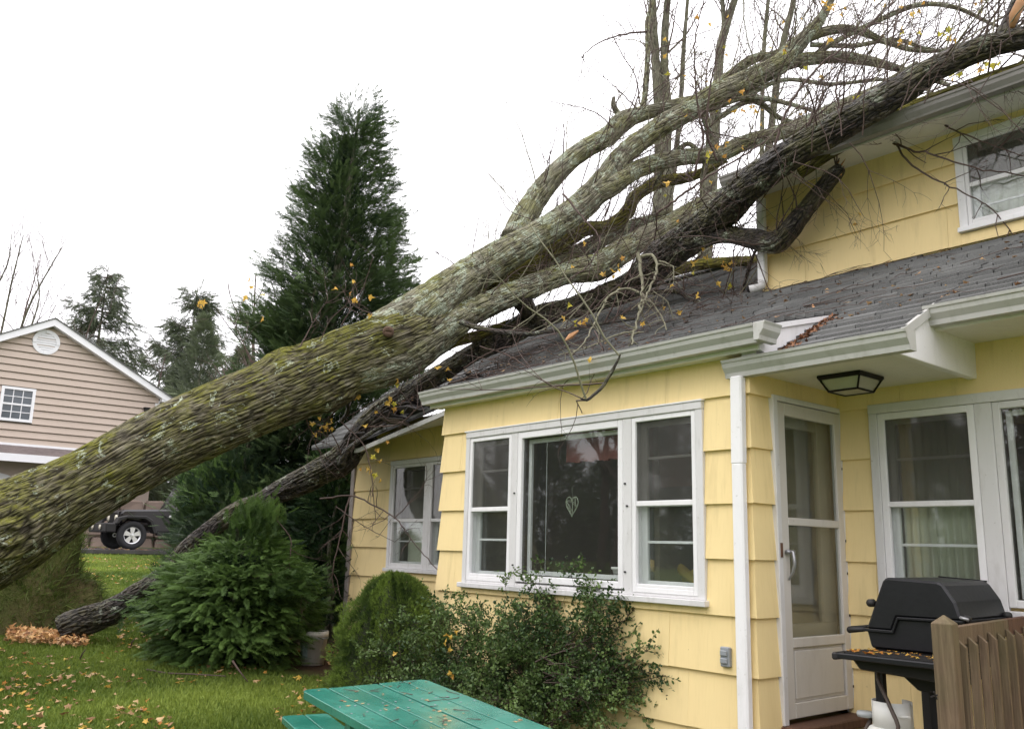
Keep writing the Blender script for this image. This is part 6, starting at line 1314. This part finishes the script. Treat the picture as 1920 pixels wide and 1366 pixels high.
tag(scatter('table_leaves', LEAF_V*np.array([1, 1, .3]), LEAF_F, q, X, Y, np.tile(tw, (n, 1)), rng.uniform(.004, .022, n)**1.0, M['leafbrown'], None), 'bits of wet leaf stuck on the green table top', 'leaves', kind='stuff')

# ================================================================== DECK, RAILING, GRILL
DZ = -1.24
dk = empty('deck', (-2.3, 4.7, DZ), 'low weathered wooden deck outside the storm door', 'deck')
for k in range(14):
    y = 3.75+k*.145; m = MB(); m.box(-3.2, -.4, y, y+.138, DZ-.035, DZ); m.build('deck_board', M['deckwood'], dk, bevel=.003)
m = MB(); m.box(-3.2, -.4, 3.72, 3.75, DZ-.25, DZ); m.build('rim_board', M['deckwood'], dk)
gL = unit([-.12, .993, 0]); gE = unit([.993, .12, 0]); pt = P(1763, 1158, 4.1); pc = pt+gL*.05
rl = empty('deck_railing', (float(pc[0]), float(pc[1]), DZ), 'weathered wooden deck railing with pointed post and square balusters', 'railing')
def obox(m, c, e, l, z0, z1, e0=-1, e1=1, l0=-1, l1=1):
    q = [c+gE*e*e0+gL*l*l0, c+gE*e*e1+gL*l*l0, c+gE*e*e1+gL*l*l1, c+gE*e*e0+gL*l*l1]; m.hexa([np.array([p[0], p[1], z0]) for p in q]+[np.array([p[0], p[1], z1]) for p in q])
m = MB(); h = .0465; zt = pt[2]-.025
q = [pc+gE*h*a+gL*h*b for a, b in ((-1, -1), (1, -1), (1, 1), (-1, 1))]; q2 = [(*p[:2], zt) for p in q]; q1 = [(*p[:2], -1.5) for p in q]
m.add(q1+q2+[(pc[0], pc[1], zt+.040)], [(0, 1, 5, 4), (1, 2, 6, 5), (2, 3, 7, 6), (3, 0, 4, 7), (4, 5, 8), (5, 6, 8), (6, 7, 8), (7, 4, 8), (3, 2, 1, 0)]); m.build('post', M['deckwood'], rl, bevel=.003)
rz_t = pt[2]-.045
m = MB(); a = pc+gL*.05; b = pc+gL*1.0; c2 = pc+gL*1.75; a[2] = b[2] = c2[2] = rz_t-.045; m.bar(a, b, .036, .088); m.build('top_rail', M['deckwood'], rl, bevel=.003)
m = MB(); m.bar(b+gL*.002, c2, .036, .088); m.build('top_rail', M['redwood'], rl, bevel=.003)
m = MB(); a2, c3 = a.copy(), c2.copy(); a2[2] = c3[2] = DZ+.08; m.bar(a2, c3, .036, .088); m.build('bottom_rail', M['deckwood'], rl, bevel=.003)
for k in range(11):
    c = pc+gL*(.11+k*.165)+gE*.040; zt_ = rz_t-.055+random.uniform(-.008, .008); m = MB(); e_, l_ = .0185, .0150
    q = [c+gE*e_*a_+gL*l_*b_ for a_, b_ in ((-1, -1), (1, -1), (1, 1), (-1, 1))]; tp_ = [zt_-.0, zt_-.035, zt_-.035, zt_-.0]
    m.hexa([(*p[:2], DZ-.1) for p in q]+[(*p[:2], z) for p, z in zip(q, tp_)]); m.build('baluster', M['deckwood'] if k < 8 else M['redwood'], rl, bevel=.002)
m = MB(); m.tube([P(1757, 1302, 4.04), P(1745, 1306, 4.0)], .004, 6); m.tube([P(1751, 1296, 4.0), P(1757, 1310, 4.0)], .004, 6); m.build('nail', M['black_matte'], rl)

# grill: local frame, s along the end face (left to right), l away, z up
g0 = P(1634, 1213, 4.9); g0 = np.array([g0[0], g0[1], 0])
sE = unit([1, .05, 0]); sL = np.array([-sE[1], sE[0], 0]); GW = .43; GLn = .66
grill = empty('gas_grill', (float(g0[0]), float(g0[1]), DZ), 'old black gas grill with closed lid and leaf-littered side shelf', 'grill')
ZB = P(1634, 1213, 4.9)[2]; GK = 1.07
G = lambda s, l, z: g0+sE*s*GK+sL*l+np.array([0, 0, ZB+(z-ZB)*(GK if z > ZB-.3 else 1)])
def gpr(poly, l0, l1, nm, mat='black', bev=.008): m = MB(); m.prism(poly, lambda p, t: G(p[0], t, p[1]), l0, l1); return m.build(nm, M[mat], grill, bevel=bev)
zl = ZB+.155
gpr([(.0, ZB), (.44, ZB), (.46, zl+.005), (-.02, zl-.07), (-.02, zl-.02)][:3]+[(.14, zl+.0), (.11, zl-.07), (-.02, zl-.07)], 0, GLn, 'firebox')
gpr([(-.02, zl-.062), (.115, zl-.062), (.145, zl+.008), (.465, zl+.012), (.44, zl+.10), (.385, zl+.185), (.36, zl+.195), (.11, zl+.205), (.085, zl+.195), (.045, zl+.10)], -.006, GLn+.006, 'lid', 'black', .012)
gpr([(-.03, zl-.075), (.125, zl-.075), (.155, zl-.003), (.475, zl+.0), (.475, zl+.014), (.148, zl+.010), (.118, zl-.060), (-.03, zl-.060)], -.016, GLn+.016, 'lid_rim', 'black', .003)
gpr([(.375, zl+.188), (.12, zl+.203), (.12, zl+.212), (.375, zl+.197)], GLn-.004, GLn+.014, 'lid_ridge', 'black', .002)
m = MB(); m.tube([G(-.03, .0, zl-.066), G(-.115, .0, zl-.075), G(-.12, .06, zl-.075), G(-.12, GLn-.06, zl-.075), G(-.115, GLn, zl-.075), G(-.03, GLn, zl-.066)], [.013, .019, .019, .019, .019, .013], 10); m.build('lid_handle', M['black_matte'], grill, True)
for s_, z_ in ((.475, zl+.02), (-.0, zl+.07)):
    m = MB(); m.tube([G(s_, .01, z_), G(s_, .05, z_)], .022, 10); m.tube([G(s_, GLn-.05, z_), G(s_, GLn-.01, z_)], .022, 10) if s_ > .3 else None; m.build('hinge', M['alloy'] if 0 else M['black_matte'], grill, True)
m = MB(); m.tube([G(.46, -.012, zl+.03), G(.50, -.012, zl+.02)], .009, 8); m.build('hinge_pin', m_plain('dull_steel', (.3, .3, .3), .4, metal=.6), grill, True)
# side shelf towards the viewer
m = MB(); zs = ZB-.015; m.hexa([G(-.05, -.30, zs-.028), G(.52, -.30, zs-.028), G(.52, -.01, zs-.028), G(-.05, -.01, zs-.028), G(-.05, -.30, zs), G(.52, -.30, zs), G(.52, -.01, zs), G(-.05, -.01, zs)]); m.build('side_shelf', M['black'], grill, bevel=.005)
m = MB()
for k in range(7): m.bar(G(-.02, -.27+k*.038, zs+.003), G(.49, -.27+k*.038, zs+.003), .02, .008)
m.build('shelf_slats', M['black_matte'], grill)['kind'] = 'stuff'
m = MB(); m.hexa([G(-.075, -.31, zs-.034), G(-.045, -.31, zs-.034), G(-.045, .0, zs-.034), G(-.075, .0, zs-.034), G(-.075, -.31, zs+.002), G(-.045, -.31, zs+.002), G(-.045, .0, zs+.002), G(-.075, .0, zs+.002)]); m.build('shelf_end', M['black_matte'], grill, bevel=.008)
gpr([(-.02, zs-.03), (.46, zs-.03), (.46, zs-.10), (.02, zs-.08)], -.2, .1, 'shelf_bracket', 'black_matte')
gpr([(.0, ZB), (.44, ZB), (.30, ZB-.19), (.22, ZB-.19), (.10, ZB-.09), (-.0, ZB-.05)], .02, GLn-.02, 'burner_box', 'black_matte')
for s_, l_ in ((.03, .02), (.03, GLn-.05), (.42, .02), (.42, GLn-.05)):
    m = MB(); m.bar(G(s_, l_, ZB-.02), G(s_, l_, DZ+.05), .045, .045, tuple(sL)); m.build('leg', M['black_matte'], grill)
m = MB(); m.bar(G(.27, .2, ZB-.15), G(.27, .2, DZ+.12), .10, .10, tuple(sL)); m.build('pedestal', M['black_matte'], grill)
m = MB(); m.box(0, 0, 0, 0, 0, 0) if 0 else None; m.hexa([G(-.0, .0, DZ+.08), G(.46, .0, DZ+.08), G(.46, GLn, DZ+.08), G(.0, GLn, DZ+.08), G(.0, .0, DZ+.11), G(.46, .0, DZ+.11), G(.46, GLn, DZ+.11), G(.0, GLn, DZ+.11)]); m.build('base_shelf', M['black_matte'], grill, bevel=.005)
for s_ in (.0, .46):
    m = MB(); m.tube([G(s_-.02, GLn-.06, DZ+.07), G(s_+.02, GLn-.06, DZ+.07)], .07, 18); m.build('wheel', M['black_matte'], grill)
n = 46; ss, ll = rng.uniform(-.03, .5, n), rng.uniform(-.29, -.03, n); q = np.array([G(a, b, zs+.012) for a, b in zip(ss, ll)]); D = rng.normal(size=(n, 3))*np.array([1, 1, .15]); X, Y, Z = frames(D); Z = np.tile([0, 0, 1.], (n, 1))+rng.normal(size=(n, 3))*.2; X = X-Z*np.sum(X*Z, 1)[:, None]/np.sum(Z*Z, 1)[:, None]; X /= np.linalg.norm(X, axis=1)[:, None]; Y = np.cross(Z, X)
tag(scatter('shelf_leaves', LEAF_V, LEAF_F, q, X, Y, Z, rng.uniform(.010, .034, n), M['leafy'], None), 'yellow leaves lying on the side shelf of the black grill', 'leaves', kind='stuff')
# propane tank
tc_ = P(1676, 1380, 4.75); tx = np.array([tc_[0], tc_[1], P(1676, 1352, 4.75)[2]-.325])
tk = empty('propane_tank', tuple(map(float, tx)), 'white propane tank with collar standing under the black grill', 'propane tank')
m = MB(); m.lathe([(0, .0), (.10, .0), (.148, .045), (.152, .08), (.152, .22), (.146, .255), (.12, .29), (.07, .312), (.03, .318), (0, .318)], tx, 40); m.build('cylinder_body', M['white_plastic'], tk, True)
m = MB(); n_ = 40; vs = []; fs = []
for k in range(n_+1):
    a = math.radians(115)+.5+k/n_*5.28; top_ = .43 if not (8 < k < 11 or 29 < k < 31) else .405; r_ = .104
    vs += [(tx[0]+r_*math.cos(a), tx[1]+r_*math.sin(a), tx[2]+.29), (tx[0]+r_*math.cos(a), tx[1]+r_*math.sin(a), tx[2]+top_)]
for k in range(n_): fs.append((2*k, 2*k+2, 2*k+3, 2*k+1))
m.add(vs, fs); o = m.build('collar', M['white_plastic'], tk, True); s_ = o.modifiers.new('thick', 'SOLIDIFY'); s_.thickness = .004
m = MB(); m.lathe([(.02, .315), (.02, .37), (.03, .37), (.03, .39), (0, .39)], tx, 14); m.tube([tx+np.array([0, 0, .37]), tx+np.array([.06, -.03, .375])], .012, 8); m.build('valve', m_plain('brass_valve', (.35, .25, .12), .4, metal=.6), tk, True)
m = MB(); m.tube([tx+np.array([.06, -.06, .36]), tx+np.array([.14, -.09, .375])], .007, 8); m.build('valve_handle', M['white_plastic'], tk)
m = MB(); hp_ = catmull([(*G(.05, -.02, ZB-.06), 0), (*G(.06, -.08, ZB-.14), 0), (*G(.13, -.12, ZB-.26), 0), (*G(.17, -.14, ZB-.40), 0), (*(tx+np.array([-.07, -.14, .22])), 0), (*(tx+np.array([-.16, -.06, .20])), 0), (*(tx+np.array([-.12, 0, .33])), 0)], .03)[:, :3]; m.tube(list(hp_), .011, 8); m.build('gas_hose', M['hose'], grill, True)
m = MB(); m.lathe([(0, -.014), (.045, -.014), (.05, .0), (.045, .014), (0, .014)], tx+np.array([-.15, -.01, .34]), 16); m.build('regulator', m_plain('grey_regulator', (.33, .35, .36), .4), grill, True)
